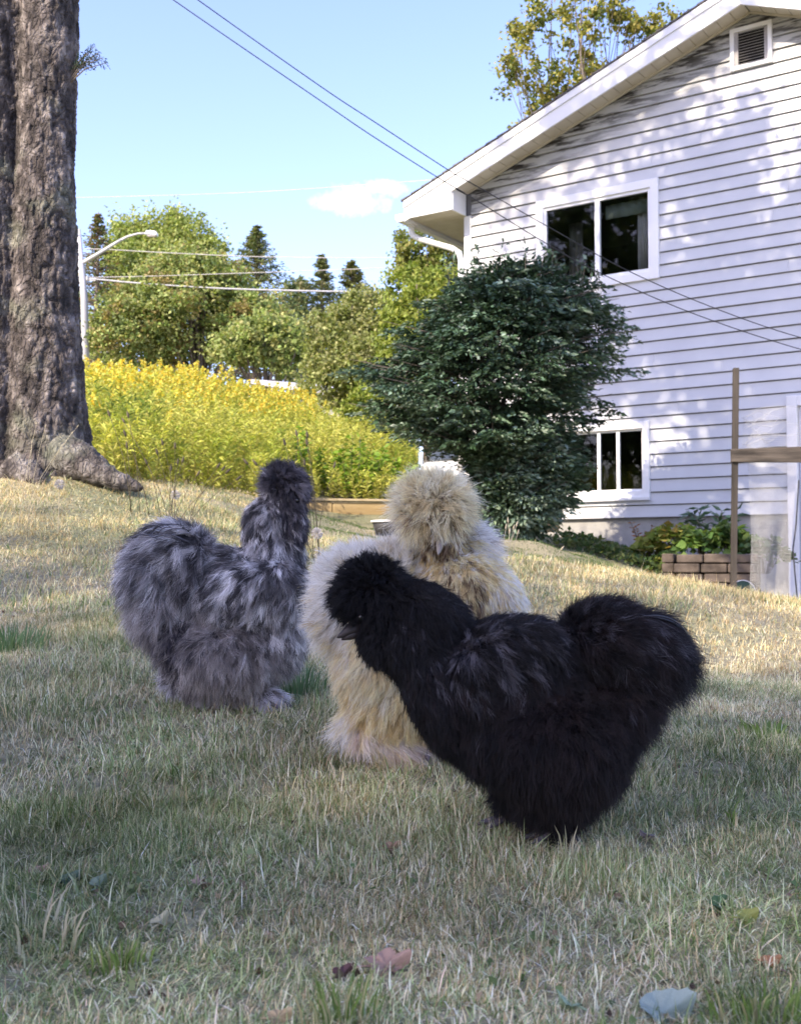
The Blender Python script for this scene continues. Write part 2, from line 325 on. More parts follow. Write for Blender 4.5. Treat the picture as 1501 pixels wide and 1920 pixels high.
while True:
    z0 = WZ0 + ROW * k; z1 = z0 + ROW
    if z0 > ZP: break
    wob = random.uniform(-0.0015, 0.0015)
    rects = []
    for (a, b, c, d) in wall_rects(z0, z1, 0.085, HW):
        sm = a + random.uniform(0.25, 0.75) * (b - a)
        rects += [(a, sm - 0.001, c, d), (sm + 0.001, b, c, d)] if b - a > 2.6 else [(a, b, c, d)]
    for (a, b, c, d) in rects:
        wob = random.uniform(-0.0015, 0.0015)
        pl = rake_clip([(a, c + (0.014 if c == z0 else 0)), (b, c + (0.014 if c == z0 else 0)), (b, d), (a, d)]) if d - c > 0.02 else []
        if len(pl) < 3: continue
        n = len(pl)
        off = lambda z: -(0.006 + (0.026 + wob) * (1 - (z - z0) / ROW))
        vs = [(p[0], off(p[1]), p[1]) for p in pl] + [(p[0], -0.001, p[1]) for p in pl]
        mb = MB(); mb.add(vs, [tuple(range(n)), tuple(range(2 * n - 1, n - 1, -1))] + [(i, i + n, (i + 1) % n + n, (i + 1) % n) for i in range(n)])
        mb.build('siding_board', M_SIDING, house)
    k += 1
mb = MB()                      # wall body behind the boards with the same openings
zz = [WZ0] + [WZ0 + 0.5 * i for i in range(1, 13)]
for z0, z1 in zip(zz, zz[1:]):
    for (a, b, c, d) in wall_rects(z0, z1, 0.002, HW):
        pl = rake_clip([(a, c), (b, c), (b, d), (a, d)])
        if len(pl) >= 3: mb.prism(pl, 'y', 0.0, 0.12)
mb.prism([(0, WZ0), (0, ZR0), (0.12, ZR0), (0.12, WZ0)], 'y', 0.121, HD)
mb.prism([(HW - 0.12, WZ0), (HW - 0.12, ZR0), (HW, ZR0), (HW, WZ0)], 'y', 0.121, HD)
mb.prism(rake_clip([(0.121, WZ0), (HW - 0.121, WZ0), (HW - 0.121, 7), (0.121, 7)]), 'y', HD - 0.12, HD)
mb.build('wall', mat_var('shade_grey_sheathing', (0.16, 0.16, 0.17), (0.22, 0.22, 0.23), 3, 0.9), house)  # darkened colour paints in the shadow lines of the gaps between boards
mb = MB()                      # foundation with the doorway left open
mb.box((0.03, 0.03, -0.8), (4.29, 0.3, WZ0 + 0.02)); mb.box((5.26, 0.03, -0.8), (HW - 0.03, 0.3, WZ0 + 0.02))
mb.box((0.03, 0.301, -0.8), (0.3, HD - 0.03, WZ0 + 0.02)); mb.box((HW - 0.3, 0.301, -0.8), (HW - 0.03, HD - 0.03, WZ0 + 0.02)); mb.box((0.301, HD - 0.3, -0.8), (HW - 0.301, HD - 0.031, WZ0 + 0.02))
mb.build('foundation', M_CONC, house)
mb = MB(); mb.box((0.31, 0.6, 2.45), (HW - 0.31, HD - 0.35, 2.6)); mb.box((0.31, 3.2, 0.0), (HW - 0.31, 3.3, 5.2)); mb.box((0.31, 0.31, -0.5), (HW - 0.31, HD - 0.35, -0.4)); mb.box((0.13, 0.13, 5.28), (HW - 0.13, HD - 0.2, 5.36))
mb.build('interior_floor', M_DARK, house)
mb = MB(); mb.box((-0.022, -0.032, WZ0), (0.083, -0.001, 4.995)); mb.box((-0.022, 0.0, WZ0), (-0.001, 0.09, 4.995))
mb.build('corner_trim', M_WHITE, house)
# roof: two slabs with shingle courses proud of each other
for side in (0, 1):
    mb = MB()
    for j in range(28):
        a0 = -0.80 + j * (TP + 0.80) / 28; a1 = a0 + (TP + 0.80) / 28 + 0.03
        zt = lambda t: ZR0 + SL * t + 0.245
        q = [(a0, zt(a0) - 0.004), (min(a1, TP), zt(min(a1, TP)) - 0.004), (min(a1, TP), zt(min(a1, TP)) + 0.006), (a0, zt(a0) + 0.022)]
        if side: q = [(2 * TP - p[0], p[1]) for p in q]
        mb.prism(q, 'y', -OV - 0.03, HD + OV)
    mb.build('roof_shingles', M_SHINGLE, house)
    mb = MB(); q = [(-0.77, ZR0 - SL * 0.77 + 0.05), (TP, ZP + 0.05), (TP, ZP + 0.23), (-0.77, ZR0 - SL * 0.77 + 0.23)]
    if side: q = [(2 * TP - p[0], p[1]) for p in q]
    mb.prism(q, 'y', -OV + 0.03, HD + OV - 0.03); mb.build('roof', M_SHINGLE, house)
    # rake board in two steps
    mb = MB(); zb = ZR0 - 0.052
    for (lo, hi, y0, y1) in ((0.0, 0.20, -OV - 0.0, -OV + 0.028), (0.19, 0.285, -OV - 0.016, -OV - 0.001)):
        q = [(-0.765, zb - SL * 0.765 + lo), (TP, zb + SL * TP + lo), (TP, zb + SL * TP + hi), (-0.765, zb - SL * 0.765 + hi)]
        if side: q = [(2 * TP - p[0], p[1]) for p in q]
        mb.prism(q, 'y', y0, y1)
    mb.build('rake_board', M_WHITE, house)
    # soffit panels under the rake
    n = 24
    for j in range(n):
        a0 = 0.02 + j * (TP - 0.02) / n; a1 = 0.02 + (j + 1) * (TP - 0.02) / n - 0.008
        q = [(a0, ZR0 + SL * a0), (a1, ZR0 + SL * a1), (a1, ZR0 + SL * a1 + 0.02), (a0, ZR0 + SL * a0 + 0.02)]
        if side: q = [(2 * TP - p[0], p[1]) for p in q]
        mb = MB(); mb.prism(q, 'y', -OV + 0.03, -0.0015); mb.build('soffit_panel', M_SOFFIT, house)
    mb = MB()
    q = [(0.02, ZR0 + SL * 0.02 - 0.022), (TP, ZP - 0.022), (TP, ZP - 0.001), (0.02, ZR0 + SL * 0.02 - 0.001)]
    if side: q = [(2 * TP - p[0], p[1]) for p in q]
    mb.prism(q, 'y', -0.052, -0.03); mb.build('soffit_trim', M_SOFFIT, house)
    # boxed eave end, eave soffit and fascia
    s = (lambda t: 2 * TP - t) if side else (lambda t: t)
    mb = MB(); mb.prism([(s(-0.655), 5.0), (s(0.0), 5.0), (s(0.0), 5.247)], 'y', -OV + 0.002, -OV + 0.026)
    mb.box((min(s(-0.012), s(0.012)), -OV + 0.028, 5.0), (max(s(-0.012), s(0.012)), -0.034, 5.29))
    mb.build('eave_return', M_WHITE, house)
    for j in range(60):
        y0 = -OV + 0.03 + j * 0.15
        mb = MB(); mb.box((min(s(-0.74), s(-0.03)), y0, 5.02), (max(s(-0.74), s(-0.03)), y0 + 0.143, 5.035)); mb.build('eave_soffit_panel', M_SOFFIT, house)
        if side and j > 4: break
    mb = MB(); mb.box((min(s(-0.765), s(-0.742)), -OV + 0.03, 4.985), (max(s(-0.765), s(-0.742)), HD + OV, 5.17)); mb.build('fascia', M_WHITE, house)
    mb = MB(); x0, x1 = s(-0.768), s(-0.895)
    mb.prism([(x0, 4.965), (x0 + (x1 - x0) * 0.7, 4.965), (x1, 5.02), (x1, 5.075), (x0 + (x1 - x0) * 0.93, 5.075), (x0 + (x1 - x0) * 0.9, 5.02), (x0 + (x1 - x0) * 0.66, 4.985), (x0 + (x1 - x0) * 0.05, 4.985), (x0, 5.06)], 'y', -OV - 0.02, HD + OV)
    mb.prism([(x0, 4.967), (x0 + (x1 - x0) * 0.7, 4.967), (x1 - (x1 - x0) * 0.02, 5.02), (x1 - (x1 - x0) * 0.02, 5.07), (x0, 5.07)], 'y', -OV - 0.026, -OV - 0.0205)
    mb.build('gutter', M_WHITE, house)
mb = MB()                      # downspout off the gutter, back to the corner and down
pts = [(-0.83, -0.12, 4.975), (-0.83, -0.12, 4.90), (-0.80, -0.12, 4.84), (-0.70, -0.10, 4.78), (-0.20, -0.045, 4.58), (-0.09, -0.045, 4.50), (-0.065, -0.045, 4.40), (-0.065, -0.045, 0.75)]
mb.tube(pts, 0.042, 10); mb.build('downspout', M_WHITE, house, smooth=True)

def window(t0, t1, z0, z1, style, fw=0.085):
    mb = MB(); y0, y1 = -0.045, 0.03
    mb.box((t0 - 0.02, y0, z0 - 0.02), (t0 + fw, y1, z1 + 0.02)); mb.box((t1 - fw, y0, z0 - 0.02), (t1 + 0.02, y1, z1 + 0.02))
    mb.box((t0 + fw, y0, z1 - fw), (t1 - fw, y1, z1 + 0.02)); mb.box((t0 + fw, y0, z0 - 0.02), (t1 - fw, y1, z0 + fw))
    f = mb.build('window', M_VINYL, house, bevel=0.004)
    mb = MB(); a = t0 + fw; b = t1 - fw; c = z0 + fw; d = z1 - fw
    if style == 'slider':
        mid = (a + b) / 2 + 0.02; s = 0.038
        mb.box((a, -0.02, c), (a + s, 0.028, d)); mb.box((b - s, -0.02, c), (b, 0.028, d)); mb.box((a + s, -0.02, d - s), (b - s, 0.028, d)); mb.box((a + s, -0.02, c), (b - s, 0.028, c + s))
        mb.box((mid - 0.032, -0.026, c + s), (mid + 0.032, 0.028, d - s)); mb.build('sash', M_VINYL, f)
        cells = [(a + s, mid - 0.032), (mid + 0.032, b - s)]; c += s; d -= s
    else:
        s = 0.025
        mb.box((a, -0.0, c), (a + s, 0.028, d)); mb.box((b - s, -0.0, c), (b, 0.028, d)); mb.box((a + s, 0, d - s), (b - s, 0.028, d)); mb.box((a + s, 0, c), (b - s, 0.028, c + s)); mb.build('sash', M_VINYL, f)
        xs = [a + s]; 
        for m_ in (1.42, 1.935, 2.195):
            if a < m_ < b:
                q = MB(); q.box((m_ - 0.02, -0.012, c + s), (m_ + 0.02, 0.028, d - s)); q.build('mullion', M_VINYL, f); xs += [m_ - 0.02, m_ + 0.02]
        xs.append(b - s); cells = [(xs[i], xs[i + 1]) for i in range(0, len(xs), 2)]; c += s; d -= s
    for (p, q) in cells:
        g = MB(); g.box((p, 0.008, c), (q, 0.012, d)); g.build('pane', M_GLASS, f)
    return f
w1 = window(*holes[0], 'slider'); w2 = window(*holes[1], 'fixed', 0.065)
mb = MB(); mb.box((0.93, -0.075, 1.035), (2.625, -0.046, 1.066)); mb.build('sill', M_WHITE, w2)
def cloth(t0, t1, z0, z1, y, amp, nf, mat, name):
    n = 60; ts = np.linspace(t0, t1, n); V = []
    for t in ts:
        o = y + amp * math.sin((t - t0) / (t1 - t0) * nf * 2 * math.pi); V += [(t, o, z0), (t, o, z1)]
    Fc = [(2 * i, 2 * i + 2, 2 * i + 3, 2 * i + 1) for i in range(n - 1)]
    o = mesh_np(name, V, Fc, mat, parent=w1, smooth=True); md = o.modifiers.new('t', 'SOLIDIFY'); md.thickness = 0.006
cloth(2.40, 2.52, 3.87, 4.85, 0.20, 0.012, 3, M_CURT, 'curtain')
cloth(2.53, 2.62, 3.87, 4.85, 0.22, 0.012, 2, M_VAL, 'curtain')
cloth(1.98, 2.62, 4.66, 4.84, 0.16, 0.01, 5, M_VAL, 'valance')
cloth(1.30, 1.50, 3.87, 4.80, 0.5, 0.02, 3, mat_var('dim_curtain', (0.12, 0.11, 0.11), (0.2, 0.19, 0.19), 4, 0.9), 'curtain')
# gable vent
h = holes[2]; mb = MB(); s = 0.028
mb.box((h[0] - 0.02, -0.05, h[2] - 0.02), (h[0] + s, 0.02, h[3] + 0.02)); mb.box((h[1] - s, -0.05, h[2] - 0.02), (h[1] + 0.02, 0.02, h[3] + 0.02))
mb.box((h[0] + s, -0.05, h[3] - s), (h[1] - s, 0.02, h[3] + 0.02)); mb.box((h[0] + s, -0.05, h[2] - 0.02), (h[1] - s, 0.02, h[2] + s)); vent = mb.build('gable_vent', M_WHITE, house)
M_VGREY = mat_var('vent_grey', (0.30, 0.29, 0.29), (0.42, 0.40, 0.40), 8, 0.7)
mb = MB(); mb.box((h[0] + s, -0.03, h[2] + s), (h[0] + s + 0.045, 0.0, h[3] - s)); mb.box((h[1] - s - 0.045, -0.03, h[2] + s), (h[1] - s, 0.0, h[3] - s)); mb.build('inner_frame', M_VGREY, vent)
mb = MB(); mb.box((h[0], 0.06, h[2]), (h[1], 0.07, h[3])); mb.build('backing', M_DARK, vent)
for j in range(11):
    z = h[2] + 0.05 + j * 0.034; mb = MB(); mb.prism([(-0.028, z), (-0.024, z - 0.004), (0.03, z + 0.022), (0.026, z + 0.026)], 'x', h[0] + s + 0.047, h[1] - s - 0.047); mb.build('louvre', M_VGREY, vent)
# basement door at the right edge of the picture
mb = MB(); mb.box((4.28, -0.06, -0.3), (4.40, 0.03, 2.17)); mb.box((5.16, -0.06, -0.3), (5.28, 0.03, 2.17)); mb.box((4.401, -0.055, 2.05), (5.159, 0.03, 2.168)); dr = mb.build('door_frame', M_WHITE, house, bevel=0.004)
mb = MB(); mb.box((4.405, 0.0, -0.28), (5.155, 0.04, 2.045)); mb.build('door', mat_var('door_paint', (0.42, 0.45, 0.52), (0.48, 0.51, 0.58), 3, 0.4), house)
mb = MB(); mb.box((4.2, -0.45, -0.42), (5.4, -0.062, -0.22)); mb.build('door_step', M_CONC, house)

# ------------------------------------------------------------------ leaves and trees
def leaves(C_, size, col, nbias=(0, 0, 0.6), aspect=0.55, droop=0.0, fold=0.25, dirs=None, rng=RNG):
    n = len(C_); size = np.broadcast_to(size, n)[:, None]
    d = nrm(rng.normal(size=(n, 3))) if dirs is None else nrm(dirs + rng.normal(size=(n, 3)) * 0.25)
    d[:, 2] -= droop; d = nrm(d)
    nb = nrm(rng.normal(size=(n, 3)) * 0.8 + np.array(nbias)); s = nrm(np.cross(d, nb)); up = np.cross(s, d)
    b = C_; tip = C_ + d * size - up * size * fold * 0.4
    mid = C_ + d * size * 0.42
    l = mid + s * size * aspect * 0.5 + up * size * fold * 0.3; r = mid - s * size * aspect * 0.5 + up * size * fold * 0.3
    V = np.stack([b, l, tip, r], 1).reshape(-1, 3); k_ = np.arange(n)[:, None] * 4
    Fc = np.concatenate([k_ + [0, 1, 2], k_ + [0, 2, 3]], 1).reshape(-1, 3)
    return V, Fc, np.repeat(col, 4, axis=0)
def pal(n, cols, var=0.18, rng=RNG, pick=None):
    cols = np.array(cols); i = rng.integers(0, len(cols), n) if pick is None else np.clip((pick * len(cols)).astype(int), 0, len(cols) - 1)
    return np.clip(cols[i] * (1 + rng.normal(size=(n, 1)) * var) * (1 + rng.normal(size=(n, 3)) * 0.04), 0.004, 0.95)
def crown_points(blobs, n, nclump, rc, flat=0.7, shell=0.55, rng=RNG):
    """leaf centres in clumps spread through ellipsoid blobs"""
    vol = np.array([b[3] * b[4] * b[5] for b in blobs]) ** 0.7; vol = vol / vol.sum(); cc = []
    for b, w in zip(blobs, vol):
        m = max(3, int(nclump * w)); d = nrm(rng.normal(size=(m, 3))); r = shell + (1 - shell) * rng.random((m, 1)) ** 0.6
        r *= 0.85 + 0.3 * vnoise(d * 2 + b[0], 1.3, 9)[:, None]
        cc.append(np.array(b[:3]) + d * r * np.array(b[3:6]))
    cc = np.concatenate(cc); k_ = rng.integers(0, len(cc), n)
    rr = rc * (0.6 + 0.8 * rng.random(len(cc)))[k_][:, None]
    return cc[k_] + rng.normal(size=(n, 3)) * rr * np.array([1, 1, flat]) * 0.55, cc, k_
def limbs(mb, base, cc, r0, n, rng=RNG, split=0.35):
    base = Vector(base)
    for i in rng.choice(len(cc), min(n, len(cc)), replace=False):
        e = Vector(cc[i]); st = base + Vector((0, 0, (e.z - base.z) * rng.uniform(0.15, 0.6) * split * 2))
        m_ = st.lerp(e, 0.5) + Vector((rng.normal() * 0.1, rng.normal() * 0.1, 0.12)) * (e - st).length * 0.4
        mb.tube([st, m_, e], [r0 * 0.34, r0 * 0.18, r0 * 0.05], 5, cap=False)
def broadleaf(name, label, cat, base, blobs, n, nclump, rc, lsize, cols, tr=0.14, nl=24, group=None, mat=None, nb=(0, -0.3, 0.6), flat=0.7, shell=0.55, aspect=0.75, parts=('crown', 'trunk'), topz=None):
    root = empty(name, base); tag(root, label, cat, group); b = np.array(base)
    pts, cc, k_ = crown_points(blobs, n, nclump, rc, flat, shell); pk = np.clip(vnoise(pts, 0.9 / max(rc, 0.2), 4) * 1.5 - 0.25, 0, 0.999)
    V, Fc, cl = leaves(pts - b, lsize * RNG.uniform(0.6, 1.3, n), pal(n, cols, pick=pk), nb, aspect)
    mesh_np(parts[0], V, Fc, mat or M_LEAF, cl, parent=root)
    top = max(c[2] for c in cc) if topz is None else topz
    mb = MB(); hgt = top - base[2]; cx = np.mean([q[0] for q in blobs]); cy = np.mean([q[1] for q in blobs])
    tp = [(0, 0, -0.15), (0.02, 0, hgt * 0.25), ((cx - b[0]) * 0.5, (cy - b[1]) * 0.5, hgt * 0.55), ((cx - b[0]), (cy - b[1]), hgt * 0.9)]
    mb.tube(tp, [tr * 1.3, tr, tr * 0.6, tr * 0.12], 8); limbs(mb, (0, 0, hgt * 0.12), cc - b, tr, nl)
    mb.build(parts[1], M_BARKS, root, smooth=True); return root
def conifer(name, label, base, h, rad, n, cols, lsize=0.16, sparse=1.0, group=None, tiers=44, slope=0.46):
    root = empty(name, base); tag(root, label, 'tree', group)
    pts = []; dd = []; mb = MB(); mb.tube([(0, 0, -0.2), (0, 0, h * 0.5), (0.03, 0, h)], [h * 0.022, h * 0.013, h * 0.002], 7)
    nb = int(tiers * 9); per = max(4, n // nb)
    for i in range(nb):
        f = ((i + RNG.random()) / nb) ** 0.8; z = h * (0.06 + 0.93 * f); R0 = min(rad, slope * h * (1 - f) + 0.04) * RNG.uniform(0.6, 1.1) * sparse + 0.04 * h * (1 - f) * 0.3
        a = RNG.uniform(0, 2 * math.pi); d = np.array([math.cos(a), math.sin(a), -0.18 + 0.45 * f])
        t = RNG.random(per) ** 0.7; q = np.outer(t, d) * R0; q[:, 2] += z + 0.18 * R0 * t ** 2
        q += RNG.normal(size=(per, 3)) * (0.03 + 0.09 * R0) * np.array([1, 1, 0.45]); pts.append(q); dd.append(np.tile(d, (per, 1)) + [0, 0, -0.25])
        if i % 2 == 0: mb.tube([(0, 0, z), tuple(d * R0 * 0.9 + np.array([0, 0, z + 0.1 * R0]))], [h * 0.004 + 0.004, 0.004], 4, cap=False)
    pts = np.concatenate(pts); dd = np.concatenate(dd); V, Fc, cl = leaves(pts, lsize * RNG.uniform(0.6, 1.3, len(pts)), pal(len(pts), cols), (0, 0, 0.8), 0.45, dirs=dd)
    mesh_np('crown', V, Fc, M_LEAF, cl, parent=root); mb.build('trunk', M_BARKS, root, smooth=True); return root
def blob(px, py, D, rx, rz, ry): 
    p = P(px, py, D); return (p.x, p.y, p.z, rx * D / F, ry, rz * D / F)
def gp(px, D):
    x = (px - 750.5) / F * D; return (x, D, g1(x, D))

YG = [(0.16, 0.20, 0.04), (0.20, 0.24, 0.05), (0.12, 0.17, 0.04)]
OL = [(0.18, 0.23, 0.08), (0.28, 0.33, 0.11), (0.36, 0.37, 0.14), (0.24, 0.31, 0.09)]
CN = [(0.10, 0.14, 0.06), (0.16, 0.20, 0.08), (0.23, 0.22, 0.11)]
conifer('spruce_tree', 'sparse dark spruce with rusty cones just right of the big trunk', gp(176, 44), P(176, 397, 44).z - gp(176, 44)[2], 2.2, 9000, CN + [(0.26, 0.14, 0.07)], 0.12, 0.8)
broadleaf('leafy_tree', 'tall light green tree with spiky top behind the street lamp', 'tree', gp(310, 47),
    [blob(310, 520, 47, 120, 70, 2.2), blob(240, 470, 47, 38, 70, 1.0), blob(285, 455, 47, 26, 62, 0.9), blob(330, 450, 47, 26, 66, 0.9), blob(370, 460, 47, 24, 66, 0.9), blob(262, 450, 47, 14, 45, .6), blob(330, 435, 47, 10, 36, .5), blob(352, 440, 47, 10, 40, .5), blob(400, 490, 47, 26, 48, 0.9), blob(225, 470, 47, 20, 40, .8)],
    34000, 380, 0.38, 0.14, [(0.30, 0.35, 0.10), (0.36, 0.40, 0.13), (0.24, 0.30, 0.08)], 0.2, flat=1.3)
broadleaf('maple_tree', 'broad olive green maple with rusty tips behind the goldenrod bank', 'tree', gp(370, 38),
    [blob(345, 590, 38, 140, 90, 2.4), blob(245, 625, 37, 80, 75, 1.7), blob(465, 605, 38, 85, 55, 1.7), blob(360, 520, 38, 105, 45, 1.6), blob(440, 560, 38.4, 50, 40, 1.2)],
    60000, 620, 0.34, 0.125, OL + [(0.30, 0.25, 0.10)], 0.22, 40)
conifer('spruce_tree', 'pointed green spruce standing right behind the broad maple', gp(478, 44), P(478, 420, 44).z - gp(478, 44)[2], 2.9, 20000, CN + [(0.16, 0.20, 0.07)], 0.12)
broadleaf('small_tree', 'small dark far tree in the gap between two spruces', 'tree', gp(552, 58), [blob(550, 575, 58, 32, 45, 0.9), blob(560, 550, 58, 18, 26, .6)], 2600, 50, 0.35, 0.2, CN, 0.1, 12)
conifer('spruce_tree', 'narrow dense spruce, topmost of the pair left of the bush', gp(601, 46), P(601, 474, 46).z - gp(601, 46)[2], 1.9, 18000, CN + [(0.16, 0.18, 0.07)], 0.11, slope=0.34)
conifer('spruce_tree', 'rounded olive conifer just right of the narrow spruce', gp(657, 47), P(657, 486, 47).z - gp(657, 47)[2], 2.6, 18000, [(0.14, 0.16, 0.06), (0.21, 0.21, 0.08)], 0.12)
broadleaf('maple_tree', 'low spreading maple with bare lower branches beside the pale roof', 'tree', gp(500, 33),
    [blob(500, 640, 33, 80, 45, 1.3), blob(545, 670, 33, 40, 40, 0.9), blob(440, 660, 33, 45, 28, 0.9)], 13000, 150, 0.26, 0.12, OL, 0.14, 22)
broadleaf('tall_shrub', 'pale yellow green shrub between goldenrod and dark bush', 'shrub', gp(640, 27),
    [blob(640, 650, 27, 75, 75, 1.1), blob(690, 600, 27, 60, 60, 1.0), blob(620, 720, 26, 60, 50, .9), blob(700, 700, 26, 80, 80, 1.1), blob(655, 575, 28, 30, 30, .6)], 30000, 330, 0.22, 0.09, [(0.24, 0.27, 0.09), (0.30, 0.31, 0.13), (0.18, 0.21, 0.06)], 0.08, 20)
broadleaf('tall_shrub', 'bright yellow green shrub just behind the dark bush', 'shrub', gp(800, 22),
    [blob(800, 620, 22, 80, 100, 1.0), blob(760, 700, 22, 70, 90, 1.0), blob(850, 560, 22, 40, 60, .7), blob(715, 780, 20, 60, 60, .8), blob(770, 560, 23, 50, 60, .8)], 30000, 320, 0.2, 0.085, [(0.22, 0.27, 0.05), (0.28, 0.32, 0.07), (0.17, 0.22, 0.04)], 0.08, 20)
broadleaf('slender_tree', 'slender tree with hanging leafy branches beside the gutter', 'tree', gp(830, 25),
    [blob(790, 470, 25, 45, 45, .8), blob(850, 470, 25, 40, 40, .8), blob(755, 480, 25, 14, 60, .4), blob(820, 540, 25, 60, 45, .8)], 8000, 140, 0.16, 0.085, [(0.16, 0.20, 0.04), (0.26, 0.26, 0.08)], 0.07, 30, shell=0.3)
broadleaf('birch_tree', 'tall sparse yellow green tree rising behind the roof', 'tree', gp(1085, 27),
    [blob(1085, 60, 27, 60, 110, 1.2), blob(990, 30, 27, 50, 50, 1.0), blob(975, 130, 27, 50, 40, 1.0), blob(1040, 180, 27, 60, 60, 1.0), blob(1180, 30, 27, 50, 60, 1.0), blob(1000, 230, 27, 36, 36, .8), blob(1100, -60, 27, 70, 50, 1.1), blob(1230, 60, 27, 50, 40, .8), blob(1200, 180, 27, 70, 60, 1.)],
    9500, 190, 0.19, 0.11, [(0.24, 0.24, 0.05), (0.30, 0.27, 0.07), (0.14, 0.17, 0.04)], 0.10, 70, shell=0.25)
for i, (px, D, top, w_) in enumerate([(940, 40, 520, 2.4), (1300, 45, 480, 3.0), (-60, 46, 420, 2.8), (60, 52, 470, 3.0)]):
    b = gp(px, D); t = P(px, top, D).z; hh = t - b[2]
    broadleaf('far_tree', ['rounded green tree hidden beyond the house roof', 'wide green tree hidden beyond the house ridge', 'dense green tree beyond the big trunk, outermost', 'green tree behind the big double trunk'][i], 'tree', b,
        [(b[0], D, b[2] + hh * 0.62, w_, w_, hh * 0.38), (b[0] + 1, D + .4, b[2] + hh * 0.4, w_, w_, hh * 0.3)], 12000, 150, 0.4, 0.17, OL, 0.2, 14)

for i, (x, y, r, h) in enumerate([(-26, -4, 4.6, 17), (-28, -12, 5, 18), (-23, -18, 4.6, 17), (-32, 4, 4.6, 16)]):
    z = g1(x, y); broadleaf('yard_tree', ['round yard tree across the lawn behind the viewer', 'tall yard tree further back behind the viewer', 'wide yard tree near the road behind the viewer', 'yard tree on the slope left of the viewer'][i], 'tree', (x, y, z), [(x, y, z + h * .55, r, r, h * .44)], 14000, 200, .7, .36, OL, .2, 12)
# shade trees behind and beside the camera (out of the frame, their shade is in it)
def shade_tree(label, x, y, h, r, n, zc=0.72, ls=0.16):
    z = g1(x, y)
    broadleaf('shade_tree', label, 'tree', (x, y, z), [(x, y, z + h * zc, r, r, h * 0.17), (x + r * .5, y - r * .3, z + h * (zc - .06), r * .7, r * .7, h * .13), (x - r * .5, y + r * .2, z + h * (zc - .04), r * .7, r * .7, h * .14)],
              n, 260, 0.42, ls, [(0.08, 0.11, 0.03), (0.12, 0.15, 0.04)], 0.2, 30, shell=0.35)
shade_tree('large maple standing far behind the viewer on the left', -8.7, -8.0, 12.5, 2.0, 6300)
shade_tree('second maple further behind the viewer', -9.9, -6.6, 12.8, 1.5, 2600)
shade_tree('slim maple behind the viewer toward the road', -7.4, -9.6, 12.5, 1.4, 2900)

